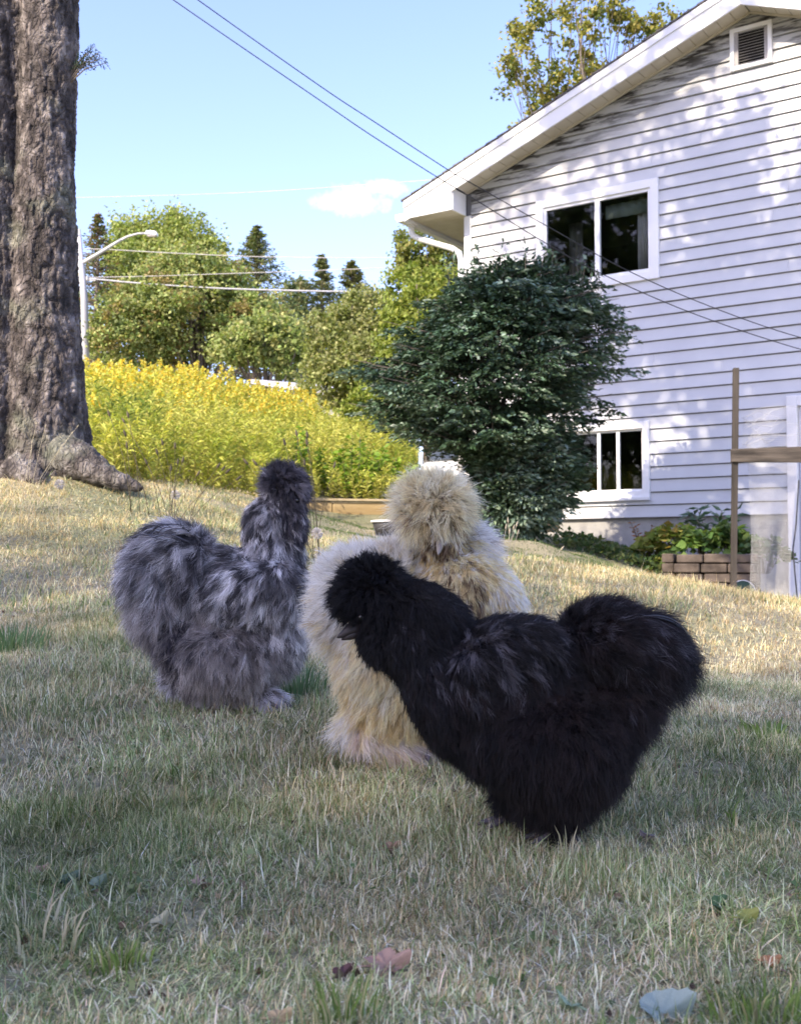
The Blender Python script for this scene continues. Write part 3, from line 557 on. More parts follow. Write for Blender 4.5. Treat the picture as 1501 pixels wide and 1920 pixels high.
# ------------------------------------------------------------------ big double trunk
def big_trunk():
    bx, by = -1.69, 5.0; bz = g1(bx, by)
    root = empty('big_tree', (bx, by, bz)); tag(root, 'huge double stemmed trunk with rough grey bark at the lawn edge', 'tree')
    nt_ = 300; hs = np.concatenate([np.linspace(-0.25, 2.75, 430), np.linspace(2.8, 9.0, 40)]); th = np.linspace(0, 2 * math.pi, nt_, endpoint=False)
    TH, Hh = np.meshgrid(th, hs); c, s = np.cos(TH), np.sin(TH)
    def circ(cx, cy, r):       # distance from origin to circle exit along theta
        b = c * cx + s * cy; q = np.maximum(b * b - (cx * cx + cy * cy - r * r), 0); return np.where(b + np.sqrt(q) > 0, b + np.sqrt(q), 0) * (b * b - (cx * cx + cy * cy - r * r) > 0)
    tz = np.clip(Hh, 0, 9)
    spread = 0.016 * np.clip(Hh - 1.4, 0, 9)
    rr = 0.165 * (1 - 0.05 * tz) + 0.010 * np.sin(Hh * 3.1)
    a = circ(0.136 + spread, -0.057, rr * 0.84); b = circ(-0.135 - spread, -0.03, rr * 1.18); d_ = circ(0.03, 0.04, rr * 1.08)
    R0 = np.maximum(np.maximum(a, b), d_) 
    R0 = np.log(np.exp(a * 105) + np.exp(b * 105) + np.exp(d_ * 105)) / 105
    fl = np.exp(-np.clip(Hh, 0, 9) / 0.30); R0 = R0 * (1 + 0.26 * fl * (1 + 0.25 * np.cos(5 * TH + 0.6))) + 0.02 * np.exp(-np.clip(Hh,0,9) / 0.8)
    R0 *= np.where(Hh > 5, 1 - 0.05 * (Hh - 5), 1)
    xyz = np.stack([R0 * c, R0 * s, Hh], 2).reshape(-1, 3)
    n1 = vnoise(xyz * [1, 1, 0.40] + 0.02 * vnoise(xyz, 20, 77)[:, None], 34, 1); n2 = vnoise(xyz * [1, 1, 1.3], 52, 2); n3 = vnoise(xyz, 7, 3); n4 = vnoise(xyz * [1, 1, 0.6], 120, 6)
    crack = (1 - np.abs(2 * n1 - 1)) ** 3; crack2 = (1 - np.abs(2 * n2 - 1)) ** 3
    disp = 0.012 * (n3 - 0.5) - 0.012 * crack - 0.006 * crack2 + 0.008 * (n4 - .5) + .006
    V = xyz.copy(); rad = nrm(np.stack([c.ravel(), s.ravel(), np.zeros(c.size)], 1)); V += rad * disp[:, None]
    nh = len(hs); i = np.arange(nh - 1)[:, None] * nt_; j = np.arange(nt_)[None, :]; jn = (j + 1) % nt_
    Fc = np.stack([i + j, i + jn, i + nt_ + jn, i + nt_ + j], 2).reshape(-1, 4)
    m, nt, bs = newmat('spruce_bark')
    t = N(nt, 'ShaderNodeTexCoord'); mp = N(nt, 'ShaderNodeMapping'); mp.inputs['Scale'].default_value = (1, 1, 0.55); nt.links.new(t.outputs['Object'], mp.inputs[0])
    v = N(nt, 'ShaderNodeTexVoronoi', feature='DISTANCE_TO_EDGE'); v.inputs['Scale'].default_value = 48; nz = N(nt, 'ShaderNodeTexNoise'); nz.inputs['Scale'].default_value = 22; nz.inputs['Detail'].default_value = 8; nt.links.new(mp.outputs[0], nz.inputs['Vector'])
    wv = N(nt, 'ShaderNodeMix', data_type='VECTOR'); wv.inputs['Factor'].default_value = 0.06; nt.links.new(mp.outputs[0], wv.inputs['A']); nt.links.new(nz.outputs['Color'], wv.inputs['B']); nt.links.new(wv.outputs['Result'], v.inputs['Vector'])
    at = N(nt, 'ShaderNodeAttribute', attribute_name='col')
    rp = N(nt, 'ShaderNodeValToRGB'); nt.links.new(nz.outputs['Fac'], rp.inputs[0]); e = rp.color_ramp.elements
    e[0].position = 0.30; e[0].color = (0.022, 0.018, 0.017, 1); e[1].position = 0.70; e[1].color = (0.36, 0.33, 0.31, 1); x_ = e.new(0.5); x_.color = (0.13, 0.112, 0.105, 1)
    n5 = N(nt, 'ShaderNodeTexNoise'); n5.inputs['Scale'].default_value = 5; n5.inputs['Detail'].default_value = 8; nt.links.new(t.outputs['Object'], n5.inputs['Vector'])
    ml = N(nt, 'ShaderNodeMapRange'); nt.links.new(n5.outputs['Fac'], ml.inputs['Value']); ml.inputs['From Min'].default_value = 0.54; ml.inputs['From Max'].default_value = 0.66; ml.inputs['To Max'].default_value = 0.45
    mx = N(nt, 'ShaderNodeMix', data_type='RGBA'); nt.links.new(ml.outputs[0], mx.inputs['Factor']); nt.links.new(rp.outputs[0], mx.inputs['A']); mx.inputs['B'].default_value = (0.30, 0.33, 0.24, 1)
    mu = N(nt, 'ShaderNodeMix', data_type='RGBA', blend_type='MULTIPLY'); mu.inputs['Factor'].default_value = 1; nt.links.new(mx.outputs['Result'], mu.inputs['A']); nt.links.new(at.outputs['Color'], mu.inputs['B'])
    nt.links.new(mu.outputs['Result'], bs.inputs['Base Color']); bs.inputs['Roughness'].default_value = 0.95
    vr = N(nt, 'ShaderNodeMapRange'); nt.links.new(v.outputs['Distance'], vr.inputs['Value']); vr.inputs['From Max'].default_value = 0.25
    ad = N(nt, 'ShaderNodeMath', operation='ADD'); nt.links.new(vr.outputs[0], ad.inputs[0]); nt.links.new(nz.outputs['Fac'], ad.inputs[1])
    bp = N(nt, 'ShaderNodeBump'); bp.inputs['Strength'].default_value = 0.9; bp.inputs['Distance'].default_value = 0.012; nt.links.new(ad.outputs[0], bp.inputs['Height']); nt.links.new(bp.outputs[0], bs.inputs['Normal'])
    cl = np.clip(0.95 - 0.45 * crack - 0.2 * crack2 + 0.5 * (n3 - 0.5) + 0.3 * (n4 - 0.5), 0.3, 1.5)[:, None] * np.array([1.04, 1.0, 0.99])
    mesh_np('trunk', V, Fc, m, cl, smooth=True, parent=root)
    # surface roots
    for pts, rads_ in (([P(120, 815, 4.86), P(158, 840, 4.80), P(192, 866, 4.76), P(228, 890, 4.72), P(268, 912, 4.72)], [.11, .08, .055, .035, .012]), ([P(40, 850, 4.80), P(60, 872, 4.72), P(75, 895, 4.64)], [.10, .06, .02])):
        mb = MB(); qq = []; rr_ = []
        for i_ in range(len(pts) - 1):
            for f in np.linspace(0, 1, 9)[:-1]: r_i = rads_[i_] * (1 - f) + rads_[i_ + 1] * f; qq.append(pts[i_].lerp(pts[i_ + 1], f) - Vector((0, 0, r_i * .9))); rr_.append(r_i)
        qq.append(pts[-1] - Vector((0, 0, rads_[-1]))); rr_.append(rads_[-1]); qq = [q - Vector((bx, by, bz)) for q in qq]
        mb.tube(qq, rr_, 40)
        mb.v = [tuple(np.array(v) * (1 + 0)) for v in mb.v]; va = np.array(mb.v); nz_ = vnoise(va * [1, 1, 1], 34, 12) - .5; nz2_ = vnoise(va, 75, 13) - .5; va[:, 2] += nz_ * .02 + nz2_ * .012; va[:, 0] += nz2_ * .012; mb.v = [tuple(v) for v in va]
        o = mb.build('root', m, root, smooth=True); a_ = o.data.color_attributes.new('col', 'FLOAT_COLOR', 'POINT'); a_.data.foreach_set('color', [0.8] * (4 * len(o.data.vertices)))
    # small dead twig spray on the right side of the stem
    mb = MB(); o0 = Vector((bx, by, bz)); st = P(120, 165, 4.9) - o0; tw = []
    for k_ in range(9):
        e = P(150 + k_ * 6 + random.uniform(-4, 4), 80 + abs(k_ - 4) * 9 + random.uniform(-5, 20), 4.9) - o0; m_ = st.lerp(e, 0.5) + Vector((0, 0, 0.03))
        mb.tube([st, m_, e, e + Vector((0.02, 0, -0.03))], [0.005, 0.003, 0.0018, 0.001], 4); tw += [m_.lerp(e, f) for f in np.linspace(0, 1, 12)]
    tw_o = mb.build('twig', M_BARKS, root, smooth=True)
    tw = np.array([tuple(q) for q in tw]); V, Fc, cc_ = leaves(np.repeat(tw, 3, 0) + RNG.normal(size=(len(tw) * 3, 3)) * 0.008, 0.018, pal(len(tw) * 3, [(0.05, 0.08, 0.06)]), aspect=0.3); mesh_np('needles', V, Fc, M_LEAF, cc_, parent=tw_o)
    # crown high above the frame
    pts, cc, _ = crown_points([(-0.6, 2.2, 8.6, 2.7, 2.7, 2.2), (-1.8, 0.6, 10.6, 2.6, 2.6, 2.2), (0.4, 3.2, 8.2, 2.0, 2.0, 1.4), (-0.6, 0.0, 8.2, 2.0, 2.0, 1.6), (-2.6, 1.8, 12.2, 2.4, 2.4, 1.8)], 13500, 250, 0.36, 0.8, 0.2)
    V, Fc, c_ = leaves(pts, 0.19 * RNG.uniform(0.6, 1.3, len(pts)), pal(len(pts), CN)); mesh_np('crown', V, Fc, M_LEAF, c_, parent=root)
    mb = MB(); limbs(mb, (0, 0, 4.5), cc, 0.2, 36, split=0.3); mb.build('limb', M_BARKS, root, smooth=True)
big_trunk()

# ------------------------------------------------------------------ dark layered bush in front of the house corner
def dark_bush():
    D0 = 11.6; base = Vector(gp(925, D0)); root = empty('dark_bush', base); tag(root, 'dark green layered bush covering the corner of the house', 'bush')
    mb = MB(); sp = []; dr_ = []; tipf = []
    # outline by height: (py, left px, right px)
    prof = [(462, 930, 1000), (490, 850, 1110), (530, 790, 1150), (570, 760, 1185), (610, 715, 1205), (645, 670, 1225), (690, 640, 1200), (730, 655, 1170), (770, 690, 1135), (805, 750, 1120), (825, 850, 1118), (850, 872, 1115), (890, 872, 1110), (930, 880, 1085), (970, 890, 1050), (1010, 900, 1030)]
    def lr(py):
        for a, b in zip(prof, prof[1:]):
            if a[0] <= py <= b[0]:
                f = (py - a[0]) / (b[0] - a[0]); return a[1] + (b[1] - a[1]) * f, a[2] + (b[2] - a[2]) * f
        return prof[-1][1:]
    stems = []
    for k_ in range(9):
        a = RNG.uniform(0, 6.28); r = 0.16 * RNG.random(); st = base + Vector((math.cos(a) * r, math.sin(a) * r, -0.05)); tx = RNG.uniform(-1.1, 1.0)
        e = P(925 + tx * 170, 560 + 70 * abs(tx), D0 + RNG.uniform(-.5, .5)); m_ = st.lerp(e, 0.45) + Vector((-0.12 * tx, 0, 0.15)); stems.append((st, m_, e)); mb.tube([st - base, m_ - base, e - base], [0.035, 0.024, 0.008], 7)
    for s_ in range(1400):
        py = RNG.choice([RNG.uniform(466, 1005), RNG.uniform(500, 960)]); l, r = lr(py); mid = (l + r) / 2; hw = (r - l) / 2
        a = RNG.uniform(0, 2 * math.pi); q = RNG.uniform(0.3, 1.0) ** 0.6 
        lay = 0.82 + 0.30 * (0.5 + 0.5 * math.sin(py / 13.5 + 2.2 * math.sin(a * 2 + py / 90))) ** 1.5; hw *= lay if py < 900 else 1
        px = mid + math.cos(a) * hw * q; dp = math.sin(a) * q * min(hw * D0 / F, 1.25)
        if dp > 0.75: dp *= 0.8
        e = P(px, py, D0 + dp); org = P(925 + (px - 925) * 0.35, min(py + 45, 950), D0 + dp * 0.3)
        d = (e - org).normalized(); L = RNG.uniform(0.28, 0.5)
        s0 = e - d * L; tipv = e + Vector((0, 0, -0.05))
        if s_ % 3 == 0: mb.tube([org - base, s0.lerp(org, .3) - base + Vector((0, 0, .04)), e - base], [0.010, 0.006, 0.002], 4, cap=False)
        sd = d.cross(Vector((0, 0, 1))).normalized(); m = 84
        t = RNG.random(m); side = RNG.normal(size=m) * 0.11 * (1.15 - t * 0.6)
        pp = np.array(s0)[None] + np.outer(t * L, np.array(d)) + np.outer(side, np.array(sd)); pp[:, 2] += -0.35 * np.abs(side) - 0.10 * t ** 2 + RNG.normal(size=m) * 0.012
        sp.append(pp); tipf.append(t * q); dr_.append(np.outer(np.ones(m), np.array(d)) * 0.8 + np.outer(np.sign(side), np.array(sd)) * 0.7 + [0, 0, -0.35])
    for _ in range(26):       # stray sprigs standing out of the top
        px = RNG.uniform(840, 1130); l = 1; py = 505 - 30 * math.exp(-((px - 960) / 90) ** 2); st = P(px, py + 30, D0 + RNG.uniform(-.4, .4)); e = st + Vector((RNG.uniform(-.06, .06), 0, RNG.uniform(0.15, 0.34)))
        mb.tube([st - base, e - base], [0.003, 0.001], 4, cap=False); m = 16; t = RNG.random(m); sp.append(np.array(st)[None] + np.outer(t, np.array(e - st)) + RNG.normal(size=(m, 3)) * 0.015); dr_.append(RNG.normal(size=(m, 3))); tipf.append(t)
    pts = np.concatenate(sp) - np.array(base); dd = np.concatenate(dr_); n = len(pts)
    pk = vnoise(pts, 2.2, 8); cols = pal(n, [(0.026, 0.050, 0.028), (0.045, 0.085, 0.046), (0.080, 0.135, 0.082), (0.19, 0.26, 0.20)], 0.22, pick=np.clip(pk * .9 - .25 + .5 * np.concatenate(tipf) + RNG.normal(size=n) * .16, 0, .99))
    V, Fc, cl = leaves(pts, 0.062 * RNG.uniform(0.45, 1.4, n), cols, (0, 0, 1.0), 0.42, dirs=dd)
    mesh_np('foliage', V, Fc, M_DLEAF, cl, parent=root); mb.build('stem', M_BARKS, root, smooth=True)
dark_bush()

# ------------------------------------------------------------------ goldenrod bank and weeds
def goldenrod():
    N_ = 6400; D = np.sqrt(RNG.uniform(8.6 ** 2, 27 ** 2, N_)); px = RNG.uniform(60, 900, N_); x = (px - 750.5) / F * D
    lim = np.where(px < 300, 8.6, np.where(px < 540, 10.4, 13.9)); keep = (D > lim) & ~((px > 780) & (D > 12.5)) & (vnoise(np.stack([x, D, x * 0], 1), 0.8, 2) > 0.22)
    x, D, px = x[keep], D[keep], px[keep]; z = gz(x, D); n = len(x)
    hgt = (0.54 + 0.58 * vnoise(np.stack([x, D, x * 0], 1), 0.6, 7)) * RNG.uniform(0.75, 1.15, n) * np.clip(0.45 + (D - lim[keep]) / 3.0, 0.45, 1.0)
    flo = (D > 15.5 + np.clip((px - 260) / 45, 0, 20) + RNG.normal(size=n) * 2.6) & (RNG.random(n) < 0.72) & (px < 600)
    lean = RNG.normal(size=(n, 2)) * 0.12; K = 44; tt = np.tile(np.linspace(0.08, 0.97, K), n); ii = np.repeat(np.arange(n), K)
    a = RNG.uniform(0, 6.28, n * K); base = np.stack([x[ii] + lean[ii, 0] * tt * hgt[ii], D[ii] + lean[ii, 1] * tt * hgt[ii], z[ii] + tt * hgt[ii]], 1)
    dd = np.stack([np.cos(a), np.sin(a), np.full(n * K, 0.55)], 1)
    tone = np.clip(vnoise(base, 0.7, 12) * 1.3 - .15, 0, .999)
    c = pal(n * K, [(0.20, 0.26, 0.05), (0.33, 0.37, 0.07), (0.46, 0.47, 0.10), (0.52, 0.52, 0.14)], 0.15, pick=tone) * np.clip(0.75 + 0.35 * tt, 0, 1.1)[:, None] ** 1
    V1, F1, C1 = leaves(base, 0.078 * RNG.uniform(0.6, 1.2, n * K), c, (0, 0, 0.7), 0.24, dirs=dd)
    fi = np.where(flo)[0]; Kf = 40; jj = np.repeat(fi, Kf); t = RNG.random(len(jj)); a = RNG.uniform(0, 6.28, len(jj)); r = 0.085 * (1 - t) ** 0.7 * RNG.random(len(jj)) ** 0.5
    fp = np.stack([x[jj] + lean[jj, 0] * hgt[jj] + r * np.cos(a), D[jj] + lean[jj, 1] * hgt[jj] + r * np.sin(a), z[jj] + hgt[jj] * 0.94 + t * 0.2 + r * .3], 1)
    V2, F2, C2 = leaves(fp, 0.045 * RNG.uniform(0.7, 1.3, len(jj)), pal(len(jj), [(0.66, 0.56, 0.10), (0.74, 0.68, 0.16), (0.70, 0.50, 0.07), (0.52, 0.54, 0.12)], 0.12), (0, 0, .4), 0.8)
    # stems
    S = np.stack([x, D, z], 1); T = np.stack([x + lean[:, 0] * hgt, D + lean[:, 1] * hgt, z + hgt], 1); w = np.array([0.004, 0, 0])
    V3 = np.stack([S - w, S + w, T], 1).reshape(-1, 3); F3 = np.arange(3 * n).reshape(-1, 3); C3 = np.tile([[0.20, 0.17, 0.05]], (3 * n, 1))
    V = np.concatenate([V1, V2, V3]); Fc = np.concatenate([F1, F2 + len(V1), F3 + len(V1) + len(V2)])
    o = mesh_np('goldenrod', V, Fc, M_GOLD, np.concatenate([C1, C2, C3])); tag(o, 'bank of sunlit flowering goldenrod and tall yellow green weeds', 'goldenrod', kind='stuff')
goldenrod()
def weed_clump(name, label, c, rx, ry, h, n, cols, ls=0.07, group=None):
    z = g1(c[0], c[1]); root = empty(name, (c[0], c[1], z)); tag(root, label, 'plant', group); pts = []; dd = []; mb = MB()
    for s in range(max(5, n // 40)):
        a = RNG.uniform(0, 6.28); r = RNG.random() ** .5; bx, by = math.cos(a) * r * rx, math.sin(a) * r * ry; hh = h * RNG.uniform(.6, 1.1) * (1 - .3 * r)
        tp = (bx * 1.25, by * 1.25, hh); mb.tube([(bx * .6, by * .6, -0.02), tp], [0.005, 0.002], 4, cap=False); m = 40; t = RNG.uniform(.1, 1, m)
        q = np.outer(1 - t, [bx * .6, by * .6, 0]) + np.outer(t, tp) + RNG.normal(size=(m, 3)) * 0.02; aa = RNG.uniform(0, 6.28, m); pts.append(q); dd.append(np.stack([np.cos(aa), np.sin(aa), np.full(m, .2)], 1))
    pts = np.concatenate(pts); dd = np.concatenate(dd); V, Fc, cl = leaves(pts, ls * RNG.uniform(.6, 1.3, len(pts)), pal(len(pts), cols), (0, -.3, .8), 0.5, dirs=dd)
    mesh_np('leaves', V, Fc, M_LEAF, cl, parent=root); mb.build('stem', M_BARKS, root)
for px, D, lab in ((660, 14.6, 'bright green leafy weed clump above the timber edging'), (720, 15.2, 'leafy weed clump beside the white car'), (540, 14.4, 'low leafy weed clump left of the grey hen head')):
    b = gp(px, D); weed_clump('weed_clump', lab, (b[0], b[1]), 0.45, 0.4, 0.85, 900, [(0.16, 0.26, 0.03), (0.22, 0.32, 0.04)], 0.09)

# ------------------------------------------------------------------ lawn
def lawn():
    Vs = []; Fs = []; Cs = []; off = 0
    def zone(n, d0, d1, lmin, lmax, w, seg, pw=1.0, pxr=(-260, 1760), lay=0.9):
        nonlocal off
        D = np.sqrt(RNG.uniform(d0 ** 2, d1 ** 2, n)) if pw == 1 else d0 + (d1 - d0) * RNG.random(n) ** pw
        px = RNG.uniform(*pxr, n); x = (px - 750.5) / F * D
        keep = ~((D > 10.6) & (px < 480)) & ~((D > 12.6) & (px < 860)) & ~((px > 1160) & (D > 10.6))
        # keep off the trunk
        keep &= ~(((x + 1.69) ** 2 / 0.16 + (D - 5.0) ** 2 / 0.10) < 1)
        x, D, px = x[keep], D[keep], px[keep]; n = len(x); p2 = np.stack([x, D, x * 0], 1)
        # tussocks: pull blades together
        j = np.stack([vnoise(p2, 24, 31), vnoise(p2, 24, 32)], 1) - 0.5; x = x + j[:, 0] * 0.03; D = D + j[:, 1] * 0.03
        th = vnoise(np.stack([x, D, x * 0], 1), 14, 41) * .6 + vnoise(np.stack([x, D, x * 0], 1), 40, 42) * .4; k_ = (th > 0.29) | (RNG.random(len(x)) < .4); x, D, px = x[k_], D[k_], px[k_]; n = len(x)
        z = gz(x, D) - 0.002; p2 = np.stack([x, D, x * 0], 1)
        hn = vnoise(p2, 4.5, 21); dn = vnoise(p2, 2.3, 22) * 0.55 + vnoise(p2, 7.5, 23) * 0.45; fl = vnoise(p2, 9, 24)
        green = np.clip((D - 4.8) / 1.5, 0, 1) * np.clip((px - 520) / 60, 0, 1) * np.clip((1210 - px) / 90, 0, 1)
        dry = np.clip((dn - 0.40) * 2.6 + 0.12, 0, 1); dry = np.where(px > 1000, np.clip(dry + 0.45 * np.clip((D - 1.5) / .8, 0, 1), 0, 1), dry); dry = np.clip(dry + 0.25 * np.clip((D - 1.6) / .8, 0, 1), 0, 1) * (1 - green)
        isdry = RNG.random(n) < (0.42 + 0.52 * dry) * (1 - 0.9 * green) * np.clip(0.62 + 0.38 * (D - 1.1) / 1.0, 0.62, 1)
        pg = np.clip((vnoise(p2, 3.6, 71) * .6 + vnoise(p2, 13, 72) * .4 - .5) * 3.2, -1, 1); isdry = isdry ^ ((RNG.random(n) < .55 * np.abs(pg)) & (isdry == (pg > 0)) & (green < .5))
        L = RNG.uniform(lmin, lmax, n) * (1 + .28 * pg) * (0.55 + 0.9 * hn) * np.where(isdry, 0.95, 1.05); L *= np.where(RNG.random(n) < 0.02, 1.7, 1); L *= np.where(green > .5, .6, 1)
        a = RNG.uniform(0, 6.28, n); comb = vnoise(p2, 5, 25) * 12; a = np.where(RNG.random(n) < 0.25, comb + RNG.normal(size=n) * .8, a)
        ln = np.clip(RNG.normal(size=n) * 0.5 + lay * (0.55 + 1.25 * fl), 0.05, 2.2)
        hd = np.stack([np.cos(a), np.sin(a), a * 0], 1); side = np.stack([-np.sin(a + RNG.normal(size=n) * .8), np.cos(a), a * 0], 1); side = nrm(side)
        ww = w * RNG.uniform(0.5, 1.3, n)[:, None]
        b = np.stack([x, D, z], 1); pts = [(b, ww * 0.8)]
        ang = 0.2 + 0.45 * ln; cur = b.copy()
        for s in range(seg):
            dz = np.cos(ang)[:, None] * np.array([0, 0, 1.0]) + np.sin(ang)[:, None] * hd
            cur = cur + dz * (L / seg)[:, None]; pts.append((cur, ww * (1 - (s + 1) / seg) ** 0.6 * (1 if s < seg - 1 else 0))); ang = ang + ln * 1.25 / seg + RNG.normal(size=n) * .28
        vv = []
        for q, wd in pts[:-1]: vv += [q - side * wd, q + side * wd]
        vv.append(pts[-1][0]); k_ = len(vv); V = np.stack(vv, 1).reshape(-1, 3); o = np.arange(n)[:, None] * k_
        fc = []
        for s in range(seg - 1): a0 = 2 * s; fc += [[a0, a0 + 1, a0 + 3], [a0, a0 + 3, a0 + 2]]
        fc.append([k_ - 3, k_ - 2, k_ - 1]); Fc = (o[:, None, :] + np.array(fc)[None]).reshape(-1, 3)
        pt = (vnoise(p2, 6, 51) - .5)[:, None]; g = pal(n, [(0.22, 0.28, 0.12), (0.33, 0.38, 0.19), (0.46, 0.49, 0.30), (0.11, 0.17, 0.05)], .25) * (1 + .9 * pt); y = pal(n, [(0.66, 0.55, 0.34), (0.80, 0.71, 0.50), (0.38, 0.29, 0.17), (0.85, 0.79, 0.62)], .2) * (1 + .5 * pt)
        gg = pal(n, [(0.07, 0.13, 0.035), (0.10, 0.16, 0.05)], .2); c = np.where((green > RNG.random(n))[:, None], gg, g); sun_wrm = np.clip((D - 2.0) / 1.5, 0, 1)[:, None]; y = y * (1 - sun_wrm * np.array([0.0, 0.06, 0.20])); c = np.where(isdry[:, None], y, c)  # straw turns golden farther out, painting in the warm sunlit band
        Vs.append(V); Fs.append(Fc + off); Cs.append(np.repeat(c, k_, 0)); off += len(V)
    zone(150000, 0.50, 1.2, 0.008, 0.024, 0.00055, 3)
    zone(6000, 0.5, 1.6, 0.022, 0.042, 0.0006, 4, lay=1.2)
    zone(175000, 1.15, 2.6, 0.010, 0.030, 0.00075, 2)
    zone(135000, 2.6, 6.0, 0.016, 0.044, 0.0013, 2)
    zone(120000, 6.0, 13.2, 0.022, 0.05, 0.0026, 2)
    zone(9000, 0.3, 4, 0.01, 0.03, 0.001, 2, pxr=(-1600, 3100))
    o = mesh_np('lawn_grass', np.concatenate(Vs), np.concatenate(Fs), M_GRASS, np.concatenate(Cs)); tag(o, 'dry matted lawn of straw and grey green grass blades', 'grass', kind='stuff')
lawn()

# ------------------------------------------------------------------ silkie hens
from mathutils.kdtree import KDTree
def mat_fluff(name, trans, rough, spec, tint):
    m = mat_leaf(name, trans, rough, spec, tint); return m
M_FW = mat_fluff('fluff_cream', 0.42, 0.7, 0.15, (1.0, 0.96, 0.88)); M_FG = mat_fluff('fluff_grey', 0.12, 0.65, 0.2, (1, 1, 1)); M_FB = mat_fluff('fluff_black', 0.03, 0.5, 0.22, (1, 0.9, 0.8))
def hull(D, base, ells, vox):
    mb = bmesh.new()
    for e in ells:
        (reg, px, py, dy, rx, rz, ry, rot) = e[:8]; c = P(px, py, D + dy) - base; k_ = D / F
        M = Matrix.Translation(c) @ Matrix.Rotation(-R_(rot), 4, 'Y') @ Matrix.Diagonal((rx * k_ + .0045, ry + .004, rz * k_ + .0045, 1))
        bmesh.ops.create_icosphere(mb, subdivisions=4, radius=1, matrix=M)
    me = bpy.data.meshes.new('tmp'); mb.to_mesh(me); mb.free(); o = link('tmp', me)
    md = o.modifiers.new('r', 'REMESH'); md.mode = 'VOXEL'; md.voxel_size = vox
    ms = o.modifiers.new('s', 'SMOOTH'); ms.iterations = 5; ms.factor = 0.5
    dg = bpy.context.evaluated_depsgraph_get(); dg.update(); out = bpy.data.meshes.new_from_object(o.evaluated_get(dg)); bpy.data.objects.remove(o); return out
def frames(D, base, ells):
    C_ = []; A_ = []
    for e in ells:
        (reg, px, py, dy, rx, rz, ry, rot) = e[:8]; k_ = D / F; C_.append(P(px, py, D + dy) - base)
        A_.append(np.array(Matrix.Diagonal((1 / (rx * k_), 1 / ry, 1 / (rz * k_))) @ Matrix.Rotation(R_(rot), 3, 'Y')))
    return np.array([tuple(c) for c in C_]), np.array(A_)
def hen(name, label, D, feet, ells, pals, mat, hull_col, nstr, seed, radius=0.00020, pull=0.72, group='silkie hens on the lawn', lighten_tip=1.25, ng=13000, split=('crest', 'wing', 'tail', 'foot_feathers'), ctau=0.009):
    rng = np.random.default_rng(seed); base = P(feet[0], feet[1], D); base.z = g1(base.x, base.y)
    root = empty(name, base); tag(root, label, 'hen', group)
    me = hull(D, base, ells, 0.0055); me.name = 'body'
    m, nt, b = newmat('down_' + name); b.inputs['Base Color'].default_value = (*hull_col, 1); b.inputs['Roughness'].default_value = 1; b.inputs['Specular IOR Level'].default_value = 0.05
    nz = N(nt, 'ShaderNodeTexNoise'); nz.inputs['Scale'].default_value = 60; rp = N(nt, 'ShaderNodeMapRange'); nt.links.new(nz.outputs['Fac'], rp.inputs['Value']); rp.inputs['To Min'].default_value = 0.6; rp.inputs['To Max'].default_value = 1.4
    sc = N(nt, 'ShaderNodeVectorMath', operation='SCALE'); sc.inputs[0].default_value = hull_col; nt.links.new(rp.outputs[0], sc.inputs['Scale']); nt.links.new(sc.outputs[0], b.inputs['Base Color'])
    me.materials.clear(); me.materials.append(m)
    for p in me.polygons: p.use_smooth = True
    body = link('body', me, root)
    me.calc_loop_triangles(); nt_ = len(me.loop_triangles); tri = np.empty(nt_ * 3, np.int32); me.loop_triangles.foreach_get('vertices', tri); tri = tri.reshape(-1, 3)
    co = np.empty(len(me.vertices) * 3, np.float32); me.vertices.foreach_get('co', co); co = co.reshape(-1, 3).astype(float)
    vn = np.empty(len(me.vertices) * 3, np.float32); me.vertices.foreach_get('normal', vn); vn = vn.reshape(-1, 3).astype(float)
    a, b_, c_ = co[tri[:, 0]], co[tri[:, 1]], co[tri[:, 2]]; ar = np.linalg.norm(np.cross(b_ - a, c_ - a), axis=1); pr = ar / ar.sum()
    def sample(n):
        t = rng.choice(nt_, n, p=pr); u = rng.random((n, 1)); v = rng.random((n, 1)); f = u + v > 1; u = np.where(f, 1 - u, u); v = np.where(f, 1 - v, v); w = 1 - u - v
        i = tri[t]; return co[i[:, 0]] * w + co[i[:, 1]] * u + co[i[:, 2]] * v, nrm(vn[i[:, 0]] * w + vn[i[:, 1]] * u + vn[i[:, 2]] * v)
    EC, EA = frames(D, base, ells); lens = np.array([e[8] for e in ells]) * 0.66; outs = np.array([e[9] for e in ells]); flow = np.array([(e[10][0], e[10][2] if len(e[10]) > 2 else 0, e[10][1]) for e in ells], float); pid = np.array([e[11] for e in ells])
    mr = np.array([min(e[4], e[5]) * D / F for e in ells])
    def attrs(p, tau=0.006):
        dd = np.stack([(np.linalg.norm((p - EC[i]) @ EA[i].T, axis=1) - 1) * mr[i] for i in range(len(ells))], 1)
        w = np.exp(-(dd - dd.min(1, keepdims=True)) / tau); w /= w.sum(1, keepdims=True); return w
    K = 6; S = np.linspace(0, 1, K)
    gp_, gn = sample(ng); gw = attrs(gp_); gfl = nrm(gw @ flow + rng.normal(size=(ng, 3)) * 0.10)
    gfl = gfl - gn * np.clip((gfl * gn).sum(1, keepdims=True), None, 0)      # keep the flow from running into the body
    go = np.clip((gw @ outs)[:, None] + rng.normal(size=(ng, 1)) * 0.06, 0.05, 1)
    gd = nrm(gn * go + gfl * (1 - go) + rng.normal(size=(ng, 3)) * 0.10); gl = (gw @ lens) * rng.uniform(0.7, 1.2, ng)
    gside = nrm(np.cross(gd, gn) + 1e-6) * rng.normal(size=(ng, 1)) * 0.35
    gwav = nrm(np.cross(gd, rng.normal(size=(ng, 3)))); gpath = []
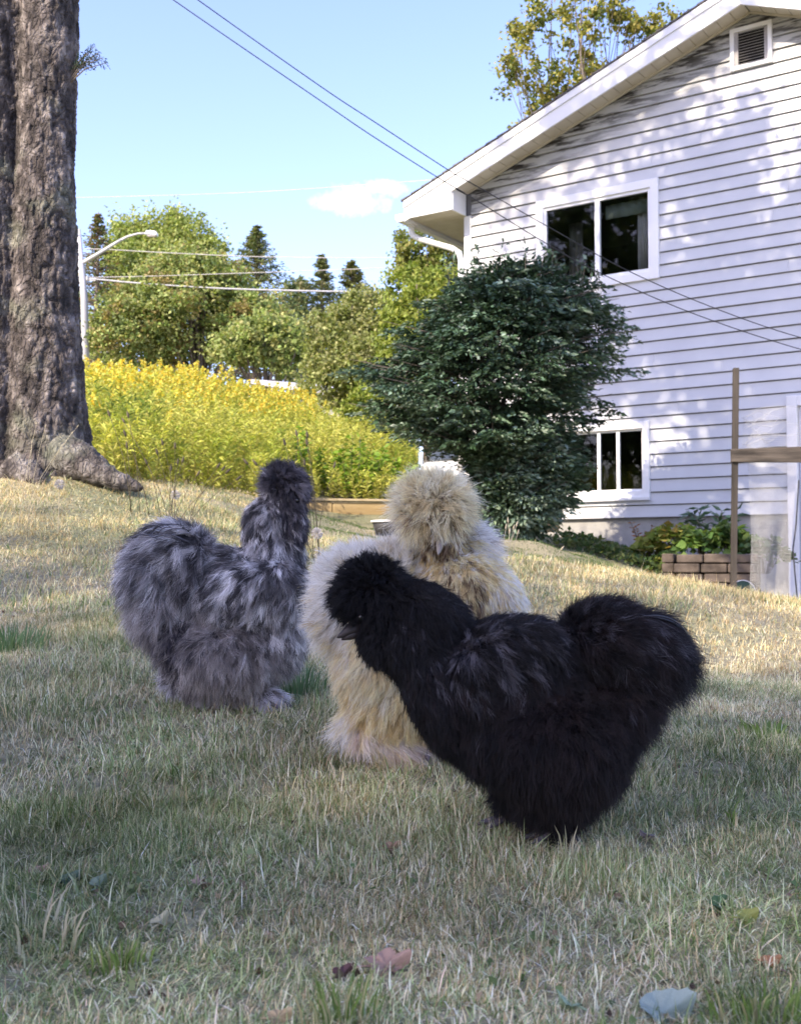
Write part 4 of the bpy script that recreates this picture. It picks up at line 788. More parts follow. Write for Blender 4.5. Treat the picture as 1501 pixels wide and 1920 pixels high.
    for s in S: gpath.append((gd * s + (gfl * 0.55 * (1 - go) + gside + np.array([0, 0, -0.22]) - gn * 0.18 * (1 - go)) * s * s + gwav * (0.16 * math.sin(s * 5.5) * s)) * gl[:, None])
    gpath = np.stack(gpath, 1)
    kd = KDTree(ng)
    for i in range(ng): kd.insert(gp_[i], i)
    kd.balance(); rp_, rn = sample(nstr); gi = np.array([kd.find(q)[1] for q in rp_]); w = attrs(rp_)
    reg = w.argmax(1); dlt = gp_[gi] - rp_; lf = rng.uniform(0.6, 1.12, nstr)[:, None, None]; fz = rng.normal(size=(nstr, 3)); fz2 = rng.normal(size=(nstr, 3))
    pos = rp_[:, None] + gpath[gi] * lf + dlt[:, None] * (pull * S ** 1.1)[None, :, None] + (fz[:, None] * (S ** 1.5)[None, :, None] * 0.16 + fz2[:, None] * (np.sin(S * 7) * S)[None, :, None] * 0.035) * gl[gi][:, None, None]
    # colours: per-guide tone with mottling, darker down at the root
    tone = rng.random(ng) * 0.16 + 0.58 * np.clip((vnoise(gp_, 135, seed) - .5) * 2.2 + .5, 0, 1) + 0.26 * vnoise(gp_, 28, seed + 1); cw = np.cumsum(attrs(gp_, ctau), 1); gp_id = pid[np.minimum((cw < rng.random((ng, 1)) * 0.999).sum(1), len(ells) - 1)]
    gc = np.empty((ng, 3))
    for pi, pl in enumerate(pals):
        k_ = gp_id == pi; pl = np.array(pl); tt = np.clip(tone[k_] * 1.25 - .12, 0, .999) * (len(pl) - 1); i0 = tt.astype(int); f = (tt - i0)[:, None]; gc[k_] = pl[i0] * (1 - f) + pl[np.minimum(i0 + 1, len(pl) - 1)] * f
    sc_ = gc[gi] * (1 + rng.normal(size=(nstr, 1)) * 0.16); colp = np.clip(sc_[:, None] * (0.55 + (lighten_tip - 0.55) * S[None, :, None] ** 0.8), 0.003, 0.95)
    regn = np.array([e[0] for e in ells])[reg]
    part = np.where(np.isin(regn, split), regn, 'plumage')
    for pn in np.unique(part):
        k_ = np.where(part == pn)[0]
        if len(k_) < 20: continue
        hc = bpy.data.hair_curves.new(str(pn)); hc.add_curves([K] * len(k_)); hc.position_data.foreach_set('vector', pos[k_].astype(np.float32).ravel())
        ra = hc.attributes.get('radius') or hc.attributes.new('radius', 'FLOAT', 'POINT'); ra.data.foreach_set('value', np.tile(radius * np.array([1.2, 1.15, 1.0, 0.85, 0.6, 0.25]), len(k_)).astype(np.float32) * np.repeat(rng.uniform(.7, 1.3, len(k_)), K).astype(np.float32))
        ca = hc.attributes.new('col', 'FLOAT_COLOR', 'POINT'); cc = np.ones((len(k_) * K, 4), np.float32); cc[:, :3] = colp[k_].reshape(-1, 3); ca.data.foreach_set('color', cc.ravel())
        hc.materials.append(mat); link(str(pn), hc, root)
    return root, base
def beak(root, base, D, p0, p1, dy0, dy1, r=0.0055, mat=None):
    a = P(*p0, D + dy0) - base; b = P(*p1, D + dy1) - base; m1 = a.lerp(b, 0.5) + Vector((0, 0, 0.0015))
    mb = MB(); mb.tube([a, m1, a.lerp(b, .85), b], [r, r * .75, r * .35, 0.0004], 10); mb.tube([a - Vector((0, 0, .004)), a.lerp(b, .5) - Vector((0, 0, .004)), a.lerp(b, .8) - Vector((0, 0, .004))], [r * .8, r * .55, .0005], 8); mb.build('beak', mat or M_BEAK, root, smooth=True)
def eye(root, base, D, p, dy, r=0.0038):
    c = P(*p, D + dy) - base; bm = bmesh.new(); bmesh.ops.create_uvsphere(bm, u_segments=16, v_segments=10, radius=r, matrix=Matrix.Translation(c)); me = bpy.data.meshes.new('eye'); bm.to_mesh(me); bm.free()
    for q in me.polygons: q.use_smooth = True
    me.materials.append(M_EYE); link('eye', me, root)
def foot(root, base, top, gx, gy, yaw, s=1.0, mat=None):
    """shank with three forward toes and one back toe standing on the ground"""
    g = Vector((gx, gy, g1(gx, gy) + 0.006)) - base; mb = MB(); an = g + Vector((0, 0, 0.010))
    mb.tube([top - base, (top - base).lerp(an, .6), an], [0.008 * s, 0.006 * s, 0.0065 * s], 10)
    for da, L in ((-0.55, .030), (0, .038), (0.55, .030), (math.pi + .2, .018)):
        d = Vector((math.cos(yaw + da), math.sin(yaw + da), 0)); mb.tube([an, an + d * L * .35 * s + Vector((0, 0, -.001)), an + d * L * .75 * s + Vector((0, 0, -.006)), an + d * L * s + Vector((0, 0, -.008)), an + d * (L + .007) * s + Vector((0, 0, -.011))], [.0058 * s, .0048 * s, .004 * s, .003 * s, .0006], 8)
    mb.build('leg', mat or M_SKIN, root, smooth=True)

GREY_DK = [(0.02, 0.018, 0.022), (0.06, 0.055, 0.065), (0.20, 0.185, 0.205)]; GREY_MD = [(0.022, 0.02, 0.022), (0.09, 0.085, 0.09), (0.34, 0.325, 0.335), (0.82, 0.80, 0.81)]; GREY_FL = [(0.10, 0.088, 0.085), (0.25, 0.225, 0.215), (0.44, 0.41, 0.40)]
GREY_WT = [(0.45, 0.44, 0.50), (0.60, 0.58, 0.62)]
r_, b_ = hen('grey_hen', 'mottled grey silkie hen with dark pompom crest, standing on the left', 1.65, (440, 1325), [
    ('crest', 530, 906, 0.0, 30, 27, .026, 0, .021, .85, (0.1, .15), 0), ('crest', 552, 915, -.012, 16, 18, .014, 0, .018, .7, (0.5, -.5), 0), ('face', 545, 948, -.004, 19, 18, .018, 0, .014, .5, (0.2, -.8), 0),
    ('neck', 505, 985, 0, 40, 44, .034, 0, .018, .32, (-.05, -1), 1), ('neck', 512, 1040, 0, 46, 50, .040, 0, .022, .30, (.0, -1), 1), ('beard', 552, 985, -.01, 12, 26, .018, 0, .018, .5, (.3, -1), 0),
    ('breast', 520, 1105, 0, 46, 80, .052, 0, .024, .35, (.15, -1), 1), ('back', 440, 1072, 0, 95, 36, .046, -6, .026, .25, (-.8, -.45), 1),
    ('wing', 468, 1104, -.056, 84, 38, .020, 8, .024, .20, (-.45, -.85), 1), ('wing', 520, 1106, -.050, 34, 44, .02, 0, .024, .2, (-.15, -1), 1),
    ('tail', 325, 1040, 0, 62, 48, .045, 0, .038, .34, (-.75, -.35), 1), ('tail', 285, 1075, -.01, 34, 52, .04, 0, .036, .35, (-.7, -.8), 1), ('saddle', 362, 1070, -.02, 34, 52, .03, 0, .036, .3, (-.25, -1), 1),
    ('rump', 302, 1140, 0, 34, 46, .045, 22, .036, .45, (-.35, -.9), 2), ('under', 345, 1205, 0, 34, 50, .045, 30, .030, .5, (-.1, -1), 0),
    ('thigh', 425, 1226, -.036, 76, 44, .036, 0, .030, .5, (.0, -1), 2), ('belly', 440, 1190, 0.005, 108, 80, .048, 0, .030, .45, (0.1, -1), 2), ('belly', 520, 1180, 0, 40, 70, .05, -12, .026, .4, (.15, -1), 1),
    ('shank', 392, 1283, -.005, 42, 20, .024, -8, .024, .35, (-.1, -1), 2), ('shank', 468, 1290, -.012, 28, 14, .02, 0, .022, .4, (.2, -1), 2),
    ('foot_feathers', 504, 1310, -.025, 14, 10, .012, 0, .030, .5, (.7, -.5), 3), ('foot_feathers', 332, 1262, .03, 10, 20, .012, 0, .026, .5, (-.7, -.4), 3)],
    [GREY_DK, GREY_MD, GREY_FL, GREY_WT], M_FG, (0.04, 0.037, 0.042), 150000, 5, lighten_tip=1.5)
beak(r_, b_, 1.65, (560, 946), (572, 956), -.012, -.016, .0045); eye(r_, b_, 1.65, (556, 938), -.026)
QG = (mat_var('quill_grey', (.03, .03, .035), (.10, .10, .12), 60, .4), mat_var('quill_pale', (.25, .25, .28), (.4, .4, .44), 60, .4))
for i in range(26):
    x0 = random.uniform(300, 370); y0 = random.uniform(985, 1050); x2 = random.uniform(232, 290); y2 = random.uniform(1000, 1110); dy = random.uniform(-.05, -.03); a, m_, e = P(x0, y0, 1.65 + dy) - b_, P((x0 + x2) / 2 - 12, min(y0, y2) - 22, 1.65 + dy - .012) - b_, P(x2, y2, 1.65 + dy + .012) - b_
    mb = MB(); mb.tube([a * (1 - t) ** 2 + m_ * 2 * t * (1 - t) + e * t * t for t in np.linspace(0, 1, 8)], [.0009 * (.5 + math.sin(t * 3.0)) * (1 - t * .5) for t in np.linspace(0, 1, 8)], 5); mb.build('tail_feather', QG[i % 2], r_, smooth=True)
for px, dy in ((398, .0), (492, -.02)): t_ = P(px, 1270, 1.65 + dy); foot(r_, b_, t_, t_.x + .004, 1.65 + dy, -0.4)

BLK = [(0.004, 0.004, 0.005), (0.007, 0.0065, 0.008), (0.012, 0.011, 0.012)]; BLK_SHEEN = [(0.005, 0.005, 0.006), (0.009, 0.0085, 0.010), (0.10, 0.095, 0.11)]; BLKB = [(0.006, 0.005, 0.0055), (0.011, 0.008, 0.0085), (0.020, 0.014, 0.014)]  # palest tone of the wing palette is sheen painted into the strands
r_, b_ = hen('black_hen', 'glossy black silkie hen with lowered head, nearest to the viewer', 1.07, (1045, 1590), [
    ('crest', 700, 1098, 0, 48, 38, .024, -18, .017, .8, (-.1, .25), 0), ('crest', 660, 1120, -.003, 22, 26, .018, 0, .015, .6, (-.8, -.4), 0), ('head', 725, 1140, 0, 50, 48, .024, 0, .014, .5, (.2, -.6), 0), ('beard', 697, 1192, -.004, 14, 22, .014, 0, .010, .5, (-.2, -.9), 0), ('beard', 715, 1205, 0, 28, 28, .018, 0, .013, .5, (.3, -1), 0),
    ('neck', 800, 1150, 0, 70, 40, .034, -28, .018, .3, (.75, -.6), 0), ('neck', 790, 1205, 0, 60, 66, .036, 0, .016, .3, (.35, -.9), 0), ('breast', 822, 1290, 0, 50, 118, .044, 24, .016, .3, (.35, -.95), 0),
    ('body', 955, 1280, 0, 150, 100, .058, 0, .018, .35, (.3, -.9), 2), ('back', 945, 1205, 0, 100, 34, .046, 5, .020, .3, (.9, -.3), 1),
    ('wing', 952, 1228, -.046, 88, 36, .020, 18, .019, .2, (.75, -.65), 1), ('wing', 912, 1250, -.042, 46, 36, .02, 10, .018, .2, (.5, -.85), 1),
    ('back', 1032, 1224, 0, 44, 30, .044, -10, .018, .3, (.8, -.3), 0),
    ('tail', 1132, 1205, 0, 78, 60, .048, 0, .028, .5, (.5, -.15), 2), ('tail', 1208, 1218, 0, 46, 54, .038, 0, .036, .18, (.75, -.65), 1), ('rump', 1150, 1308, 0, 54, 60, .046, -25, .026, .5, (.5, -.8), 2),
    ('thigh', 1040, 1375, -.020, 118, 88, .055, 0, .026, .55, (.1, -1), 2), ('belly', 935, 1365, 0, 80, 74, .052, -30, .018, .45, (.2, -1), 0), ('fluff', 1055, 1428, -.005, 90, 56, .05, 8, .026, .6, (.1, -1), 2),
    ('shank', 1035, 1494, 0, 56, 26, .034, 0, .022, .5, (.0, -1), 2), ('shank', 1050, 1550, -.006, 16, 30, .012, 0, .015, .35, (.1, -1), 0), ('shank', 965, 1478, .03, 28, 24, .02, 0, .02, .4, (-.2, -1), 0), ('foot_feathers', 1052, 1582, -.012, 14, 8, .010, 0, .014, .4, (-.3, -.6), 0)],
    [BLK, BLK_SHEEN, BLKB, [(.25, .24, .28), (.5, .48, .55)]], M_FB, (0.007, 0.006, 0.007), 170000, 6, radius=0.00017, lighten_tip=1.3, ng=13000)
beak(r_, b_, 1.07, (676, 1174), (631, 1196), -.008, -.014, .0072); eye(r_, b_, 1.07, (676, 1157), -.023, .0028)
def quills(root, base, D, specs, mat, r=.0011):
    for (x0, y0, x1, y1, x2, y2, dy) in specs:
        a, m_, e = P(x0, y0, D + dy) - base, P(x1, y1, D + dy - .006) - base, P(x2, y2, D + dy - .004) - base; q = []
        for t in np.linspace(0, 1, 8): q.append(a * (1 - t) ** 2 + m_ * 2 * t * (1 - t) + e * t * t)
        mb = MB(); mb.tube(q, [r * (.6 + .8 * math.sin(t * 3.1)) * (1 - t * .55) for t in np.linspace(0, 1, 8)], 5); mb.build('tail_feather', mat, root, smooth=True)
M_QB = mat_var('quill_black', (.006, .006, .008), (.02, .02, .026), 60, .3, spec=.6)
quills(r_, b_, 1.07, [(1195 + random.uniform(-20, 15), 1160 + i * 5 + random.uniform(-6, 6), 1262 + i * 1.2, 1140 + i * 6, 1296 + random.uniform(-10, 8), 1195 + i * 7 + random.uniform(-10, 10), random.uniform(-.03, .02)) for i in range(16)], M_QB)
t_ = P(1050, 1545, 1.06); foot(r_, b_, t_, t_.x, 1.055, 2.9, .8); t_ = P(962, 1500, 1.10); foot(r_, b_, t_, t_.x, 1.10, 2.9, .8)

CRM = [(0.66, 0.55, 0.34), (0.86, 0.78, 0.56), (0.92, 0.88, 0.74)]; CRW = [(0.78, 0.75, 0.72), (0.86, 0.85, 0.84), (0.90, 0.89, 0.90)]; CRY = [(0.56, 0.43, 0.22), (0.84, 0.72, 0.44), (0.90, 0.83, 0.62)]; CRB = [(0.10, 0.065, 0.045), (0.22, 0.15, 0.10), (0.45, 0.34, 0.25)]; CRP = [(0.50, 0.40, 0.35), (0.80, 0.71, 0.66), (0.88, 0.83, 0.80)]; CRG = [(0.62, 0.58, 0.52), (0.84, 0.82, 0.77), (0.92, 0.91, 0.89)]
r_, b_ = hen('cream_hen', 'cream white silkie hen with big round pompom crest, behind the black hen', 1.36, (740, 1425), [
    ('crest', 813, 950, -.022, 45, 41, .032, 0, .036, 1.0, (0, .05), 0), ('face', 826, 1010, -.022, 26, 18, .018, 0, .012, .4, (.0, -1), 3),
    ('neck', 832, 1046, 0.004, 28, 42, .028, 0, .014, .30, (.05, -1), 2), ('neck', 812, 1060, .004, 20, 40, .02, 0, .014, .35, (-.3, -1), 1), ('neck', 880, 1036, .026, 22, 42, .022, 14, .034, .40, (.65, .0), 1),
    ('breast', 862, 1105, 0, 70, 58, .05, -14, .022, .35, (.2, -1), 2), ('breast', 924, 1120, .01, 38, 54, .04, 25, .022, .35, (.45, -.85), 1), ('breast', 872, 1128, -.036, 20, 26, .016, 0, .014, .25, (0, -1), 3),
    ('body', 800, 1190, .01, 150, 110, .065, 0, .024, .4, (0, -1), 2), ('rump', 668, 1100, 0, 46, 50, .045, 0, .036, .7, (-.6, .3), 5), ('rump', 640, 1150, 0, 28, 52, .04, 0, .030, .6, (-.8, -.2), 5), ('rump', 730, 1075, .02, 50, 34, .04, 0, .034, .75, (-.2, .7), 5),
    ('belly', 715, 1240, -.01, 64, 76, .055, 12, .026, .35, (-.45, -.75), 0), ('thigh', 735, 1320, -.012, 70, 52, .05, 10, .024, .4, (-.2, -1), 2), ('thigh', 820, 1340, .01, 70, 60, .045, 0, .024, .4, (0, -1), 2),
    ('foot_feathers', 704, 1384, -.036, 34, 13, .014, -32, .046, .34, (.80, -.45), 4), ('foot_feathers', 668, 1352, -.02, 12, 14, .012, 0, .036, .5, (-.9, -.1), 1), ('foot_feathers', 744, 1404, -.040, 20, 9, .012, -30, .040, .34, (.85, -.4), 4)],
    [CRM, CRW, CRY, CRB, CRP, CRG], M_FW, (0.52, 0.44, 0.30), 150000, 8, lighten_tip=1.2)
beak(r_, b_, 1.36, (825, 1010), (821, 1040), -.044, -.060, .0052, mat_var('pale_beak', (.22, .19, .17), (.36, .32, .29), 30, .5)); eye(r_, b_, 1.36, (842, 1012), -.028); eye(r_, b_, 1.36, (803, 1012), -.024)
t_ = P(735, 1370, 1.34); foot(r_, b_, t_, t_.x + .004, 1.335, -0.6, 1, mat_var('pale_skin', (0.35, 0.27, 0.24), (0.5, 0.4, 0.36), 40, .7)); t_ = P(795, 1370, 1.36); foot(r_, b_, t_, t_.x, 1.35, -1.5, 1.1)

# ------------------------------------------------------------------ bank edging, tub, car, far roof
def timber_edge():
    a = P(560, 985, 12.9); b = P(800, 985, 13.2); a = a - (b - a) * 0.35; b = b + (b - a) * 0.25; dx = (b - a); L = math.hypot(dx.x, dx.y); rz = math.atan2(dx.y, dx.x)
    z = P(660, 990, 13.0).z - 0.03; root = empty('timber_edging', (a.x, a.y, z), rz); tag(root, 'low tan timber edging wall holding back the weedy bank', 'retaining wall')
    for j in range(2):
        x = -0.3 * j
        while x < L:
            l = 1.2; mb = MB(); mb.box((x + .004, random.uniform(0, .01), j * .165), (x + l - .004, .15, j * .165 + .158)); mb.build('plank', M_TIMBER, root, bevel=.006); x += l
    mb = MB(); mb.box((-.3, -.02, .335), (L + .2, .17, .362)); mb.build('cap', mat_var('cap_timber', (.40, .32, .2), (.52, .44, .3), 8, .85), root, bevel=.004)
timber_edge()
def tub():
    p = P(729, 1003, 10.2); z = g1(p.x, p.y); root = empty('plant_tub', (p.x, p.y, z)); tag(root, 'small black tub with a pale rim on the far lawn', 'tub')
    mb = MB(); mb.tube([(0, 0, 0), (0, 0, .002), (0, 0, .12)], [.10, .12, .15], 20); mb.build('bucket', M_CABLE, root, smooth=True)
    mb = MB(); n = 28; pts = [(math.cos(i / n * 6.2832) * .155, math.sin(i / n * 6.2832) * .155, .122) for i in range(n + 1)]; mb.tube(pts, .010, 6); mb.build('rim', M_VINYL, root, smooth=True)
tub()
def car():
    z = g1(1.9, 19.8); z = min(z, .98); root = empty('parked_car', (1.01 + 2.05 * HV.x, 18.6 + 2.05 * HV.y, z), math.atan2(HV.y, HV.x)); tag(root, 'white car with dark windows mostly hidden behind the dark bush', 'car')
    M_CP = mat_var('car_white', (.75, .76, .78), (.78, .79, .8), 2, .25); w = .85
    body = [(-2.0, .25), (-2.08, .55), (-2.02, .92), (-1.9, .98), (1.05, .95), (1.95, .78), (2.05, .5), (2.0, .25)]
    mb = MB(); mb.prism(body, 'y', -w, w); mb.build('body', M_CP, root, bevel=.03)
    cab = [(-1.97, .97), (-1.72, 1.36), (-1.4, 1.45), (-.1, 1.44), (.35, 1.3), (1.0, .955)]
    mb = MB(); mb.prism(cab, 'y', -w + .1, w - .1); mb.build('cabin', mat_var('car_glass', (.04, .05, .06), (.06, .07, .085), 2, .08, spec=.8), root, bevel=.04)
    mb = MB(); mb.prism([(-1.74, 1.37), (-1.4, 1.465), (-.1, 1.455), (.36, 1.31), (-.1, 1.42), (-1.4, 1.43)], 'y', -w + .08, w - .08); mb.build('roof', M_CABLE, root)
    for x in (-1.9, -.75, .28):
        mb = MB(); mb.prism([(x, .97), (x + .07, .97), (x + .16 if x < -1 else x + .07, 1.4 if x < 0 else 1.32), (x + .08 if x < -1 else x, 1.4 if x < 0 else 1.32)], 'y', -w + .085, -w + .11); mb.build('pillar', M_CP, root)
    for x in (-1.3, 1.3):
        for y in (-w - .01, w - .2):
            mb = MB(); mb.tube([(x, y, .32), (x, y + .2, .32)], .32, 20); t = mb.build('wheel', M_CABLE, root); mb = MB(); mb.tube([(x, y - .006, .32), (x, y + .2, .32)], .18, 16); mb.build('rim', M_GALV, t)
car()
def far_house():
    D = 30; a = P(470, 712, D); b = P(620, 748, D); root = empty('far_house', (a.x, D, a.z - 2.6)); tag(root, 'low far building whose pale roof peeks over the goldenrod', 'house')
    L = b.x - a.x; mb = MB(); mb.box((.3, .3, 0), (L + 2, 5, 2.2)); mb.build('wall', mat_var('far_wall', (.4, .4, .42), (.5, .5, .52), 2, .8), root)
    mb = MB(); mb.add([(0, 0, 2.62), (L + 2.5, 0, 1.9), (L + 2.5, 3, 2.7), (0, 3, 3.0), (0, 0, 2.5), (L + 2.5, 0, 1.78), (L + 2.5, 3, 2.58), (0, 3, 2.88)], [(0, 1, 2, 3), (7, 6, 5, 4), (0, 4, 5, 1), (1, 5, 6, 2), (2, 6, 7, 3), (3, 7, 4, 0)]); mb.build('roof', mat_var('far_roof', (.50, .50, .54), (.6, .6, .63), 3, .5), root)
far_house()

# ------------------------------------------------------------------ utility pole, lamp and wires
def pole():
    D = 36; bx = P(167, 705, D); top = P(146, 430, D); z = g1(bx.x, D); root = empty('utility_pole', (bx.x, D, z)); tag(root, 'grey utility pole carrying wires beside the big trunk', 'utility pole'); o = Vector((bx.x, D, z))
    t0 = Vector((0, 0, -.2)); t1 = top - o; mid = P(158, 560, D) - o
    mb = MB(); mb.tube([t0, mid, t1], [.14, .115, .09], 12); mb.build('pole', M_POLE, root, smooth=True)
    mb = MB(); q = P(158, 525, D) - o; mb.tube([q, q + Vector((.35, 0, -.02))], .02, 6); mb.tube([q + Vector((.1, 0, 0)), q + Vector((.1, -.02, .12))], .045, 8); mb.build('bracket', M_GALV, root)
    a = P(156, 492, D); r2 = empty('street_lamp', a); tag(r2, 'street lamp on a curved grey arm reaching out from the pole', 'street lamp')
    pts = [a, P(190, 472, D), P(222, 452, D), P(240, 443, D), P(258, 438, D), P(276, 437, D)]; mb = MB(); mb.tube([p - a for p in pts], [.07, .055, .045, .038, .035, .035], 10); mb.build('arm', M_GALV, r2, smooth=True)
    h = P(276, 437, D) - a; mb = MB(); mb.prism([(h.x - .05, h.z - .06), (h.x + .33, h.z - .09), (h.x + .33, h.z + .0), (h.x + .26, h.z + .05), (h.x - .02, h.z + .06)], 'y', -.12, .12); hd = mb.build('lamp_head', M_VINYL, r2, bevel=.015)
    mb = MB(); mb.box((h.x + .02, -.09, h.z - .115), (h.x + .28, .09, h.z - .085)); mb.build('lens', M_CURT, hd)
pole()
def wire(label, pts, r, mat, cat='wire', group='overhead wires'):
    # Catmull-Rom through measured points
    q = []; P_ = [pts[0] * 2 - pts[1]] + pts + [pts[-1] * 2 - pts[-2]]
    for i in range(1, len(P_) - 2):
        for t in np.linspace(0, 1, 9)[:-1]:
            a, b, c, d = P_[i - 1], P_[i], P_[i + 1], P_[i + 2]; q.append(0.5 * ((2 * b) + (c - a) * t + (2 * a - 5 * b + 4 * c - d) * t * t + (3 * b - a - 3 * c + d) * t ** 3))
    q.append(pts[-1]); mb = MB(); mb.tube(q, r, 5); o = mb.build('overhead_wire', mat, None, smooth=True); tag(o, label, cat, group)
def W_(l, mat, lab, r, grp='overhead wires'): wire(lab, [P(*p) for p in l], r, mat, group=grp)
W_([(60, -190, 9), (326, 0, 9.3), (600, 188, 9.6), (700, 256, 9.8), (823, 334, 10.0), (876, 365, 10.1), (1020, 454, 10.3), (1127, 513, 10.5), (1300, 588, 10.8), (1501, 655, 11.1), (1700, 705, 11.5)], M_CABLE, 'lower of the two service wires crossing in front of the house', .0048, 'service wires')
W_([(90, -205, 9), (372, 0, 9.3), (600, 161, 9.6), (700, 227, 9.8), (841, 319, 10.0), (876, 339, 10.1), (1031, 427, 10.3), (1170, 504, 10.5), (1330, 574, 10.8), (1501, 633, 11.1), (1700, 680, 11.5)], M_CABLE, 'upper of the two service wires crossing in front of the house', .0048, 'service wires')
W_([(-100, 372, 35), (150, 370, 35), (450, 361, 34), (700, 345, 33), (900, 330, 32)], M_CABLEW, 'highest thin pale wire passing the small cloud', .010)
W_([(-60, 462, 36), (160, 466, 36), (300, 473, 36), (450, 480, 36), (600, 483, 36), (760, 482, 36), (950, 470, 36)], M_CABLEW, 'thin pale wire across the tree tops below the cloud', .014)
W_([(-60, 522, 36), (158, 520, 36), (300, 517, 36), (480, 511, 36), (620, 506, 36), (760, 500, 36), (950, 488, 36)], M_CABLEW, 'rising thin wire from the pole across the maple', .012)
W_([(-60, 512, 36), (158, 522, 36), (250, 530, 36), (400, 540, 36), (560, 545, 36), (700, 547, 36), (860, 548, 36), (1000, 546, 36)], M_POLE, 'thick grey cable sagging lowest across the maple', .028)
W_([(455, 660, 34), (500, 680, 34), (560, 702, 34), (600, 716, 33)], M_CABLEW, 'pale guy line slanting down beside the low maple', .02)

# ------------------------------------------------------------------ garden bed, blocks, fence at the right
def bed():
    c = P(1300, 1110, 11.4); z = -0.03; c.z = z; ux = Vector((U.x, U.y, 0)); a = P(1262, 1110, 11.5); a.z = z; root = empty('garden_bed_wall', a, HRZ + .25); tag(root, 'low retaining wall of brown blocks around the planted bed', 'retaining wall')
    bw = .262; bh = .098
    for j in range(4):
        x = 0 if j % 2 == 0 else 0.0
        for i in range(3):
            o = random.uniform(-.022, .022); hh = bh * random.uniform(.86, 1.0); x = (j % 2) * .03 + random.uniform(-.003, .003); mb = MB(); mb.box((x + i * bw + .006, o, j * bh), ((i + 1) * bw + x - .006, .18, j * bh + hh - .006)); b = mb.build('block', M_STONE, root, bevel=.009)
    for k_ in range(3):
        for j in range(4):
            o = random.uniform(-.01, .01); mb = MB(); mb.box((-.12 - k_ * .02, .05 + k_ * .25 + .005, j * bh), (-.002 + o * .3, .05 + (k_ + 1) * .25 - .005, j * bh + bh - .006)); mb.build('block', M_STONE, root, bevel=.009)
    mb = MB(); mb.box((0, .19, 0), (.79, .95, .36)); o = mb.build('soil', mat_var('bed_soil', (.03, .022, .015), (.06, .045, .03), 10, .95, .5), root)
    return root
bed()
def bed_plants():
    specs = [(1218, 1030, 12.3, .30, .22, 260, 'yellow green leafy plant at the left end of the bed', [(.20, .24, .04), (.26, .27, .06)], .085),
             (1262, 1010, 12.2, .34, .26, 320, 'sunlit lime leafed plant in the middle of the bed', [(.18, .24, .05), (.25, .27, .06), (.32, .24, .06)], .095),
             (1320, 1020, 12.0, .36, .24, 360, 'green broad leafed plant above the brown blocks', [(.08, .15, .04), (.14, .21, .05)], .10),
             (1365, 1015, 11.9, .30, .28, 300, 'green leafy plant behind the fence post', [(.07, .13, .04), (.12, .18, .05)], .10),
             (1240, 1050, 12.0, .34, .16, 260, 'low trailing plant spilling over the left of the bed', [(.12, .18, .04), (.2, .24, .05)], .07),
             (1430, 1035, 11.6, .32, .26, 240, 'darker leafy plant seen through the wire mesh', [(.06, .11, .04), (.1, .15, .06)], .09)]
    for px, py, D, w, h, n, lab, cols, ls in specs:
        p = P(px, py, D); z0 = p.z - .12; root = empty('bed_plant', (p.x, D, z0)); tag(root, lab, 'plant', 'plants in the garden bed'); m = n
        q = RNG.normal(size=(m, 3)) * np.array([w * .42, w * .34, 0]); rr = np.hypot(q[:, 0], q[:, 1]) / w; q[:, 2] = h * np.clip(1 - rr ** 2, .1, 1) * RNG.uniform(.55, 1.1, m); a = np.arctan2(q[:, 1], q[:, 0]) + RNG.normal(size=m) * .8
        dd = np.stack([np.cos(a), np.sin(a), np.full(m, -.1)], 1); V, Fc, cl = leaves(q, ls * RNG.uniform(.6, 1.3, m), pal(m, cols), (0, -.4, .9), .85, dirs=dd); mesh_np('leaves', V, Fc, M_LEAF, cl, parent=root)
        mb = MB()
        for i in range(14): e = q[RNG.integers(0, m)]; mb.tube([(e[0] * .2, e[1] * .2, -.1), (e[0] * .6, e[1] * .6, e[2] * .7), tuple(e)], [.005, .004, .002], 5, cap=False)
        mb.build('stem', M_BARKS, root)
    # taller shrub with long pointed leaves, and a reddish sprig
    for px, py, D, lab, cols, hh, ls, nm in ((1335, 1010, 12.3, 'upright bluish green plant with long pointed leaves against the wall', [(.07, .13, .08), (.10, .17, .11)], .42, .13, 'pointed_leaf_plant'), (1204, 1020, 12.5, 'small sprig with reddish leaves beside the foundation', [(.30, .12, .07), (.36, .2, .1)], .30, .06, 'red_sprig')):
        p = P(px, py, D); root = empty(nm, (p.x, D, p.z - .1)); tag(root, lab, 'plant'); mb = MB(); pts = []; dd = []
        for i in range(9 if ls > .1 else 5):
            a = RNG.uniform(0, 6.28); e = np.array([math.cos(a) * .26 * (ls / .13), math.sin(a) * .2 * (ls / .13), hh * RNG.uniform(.7, 1.1)]); mb.tube([(0, 0, 0), tuple(e)], [.006, .003], 5)
            for t in np.linspace(.4, 1, 5):
                for s in range(3): aa = RNG.uniform(0, 6.28); pts.append(e * t); dd.append((math.cos(aa), math.sin(aa), .35))
        pts = np.array(pts); V, Fc, cl = leaves(pts, ls * RNG.uniform(.7, 1.2, len(pts)), pal(len(pts), cols), (0, 0, 1), .33, dirs=np.array(dd)); mesh_np('leaves', V, Fc, M_DLEAF if ls > .1 else M_LEAF, cl, parent=root); mb.build('stem', M_BARKS, root)
bed_plants()
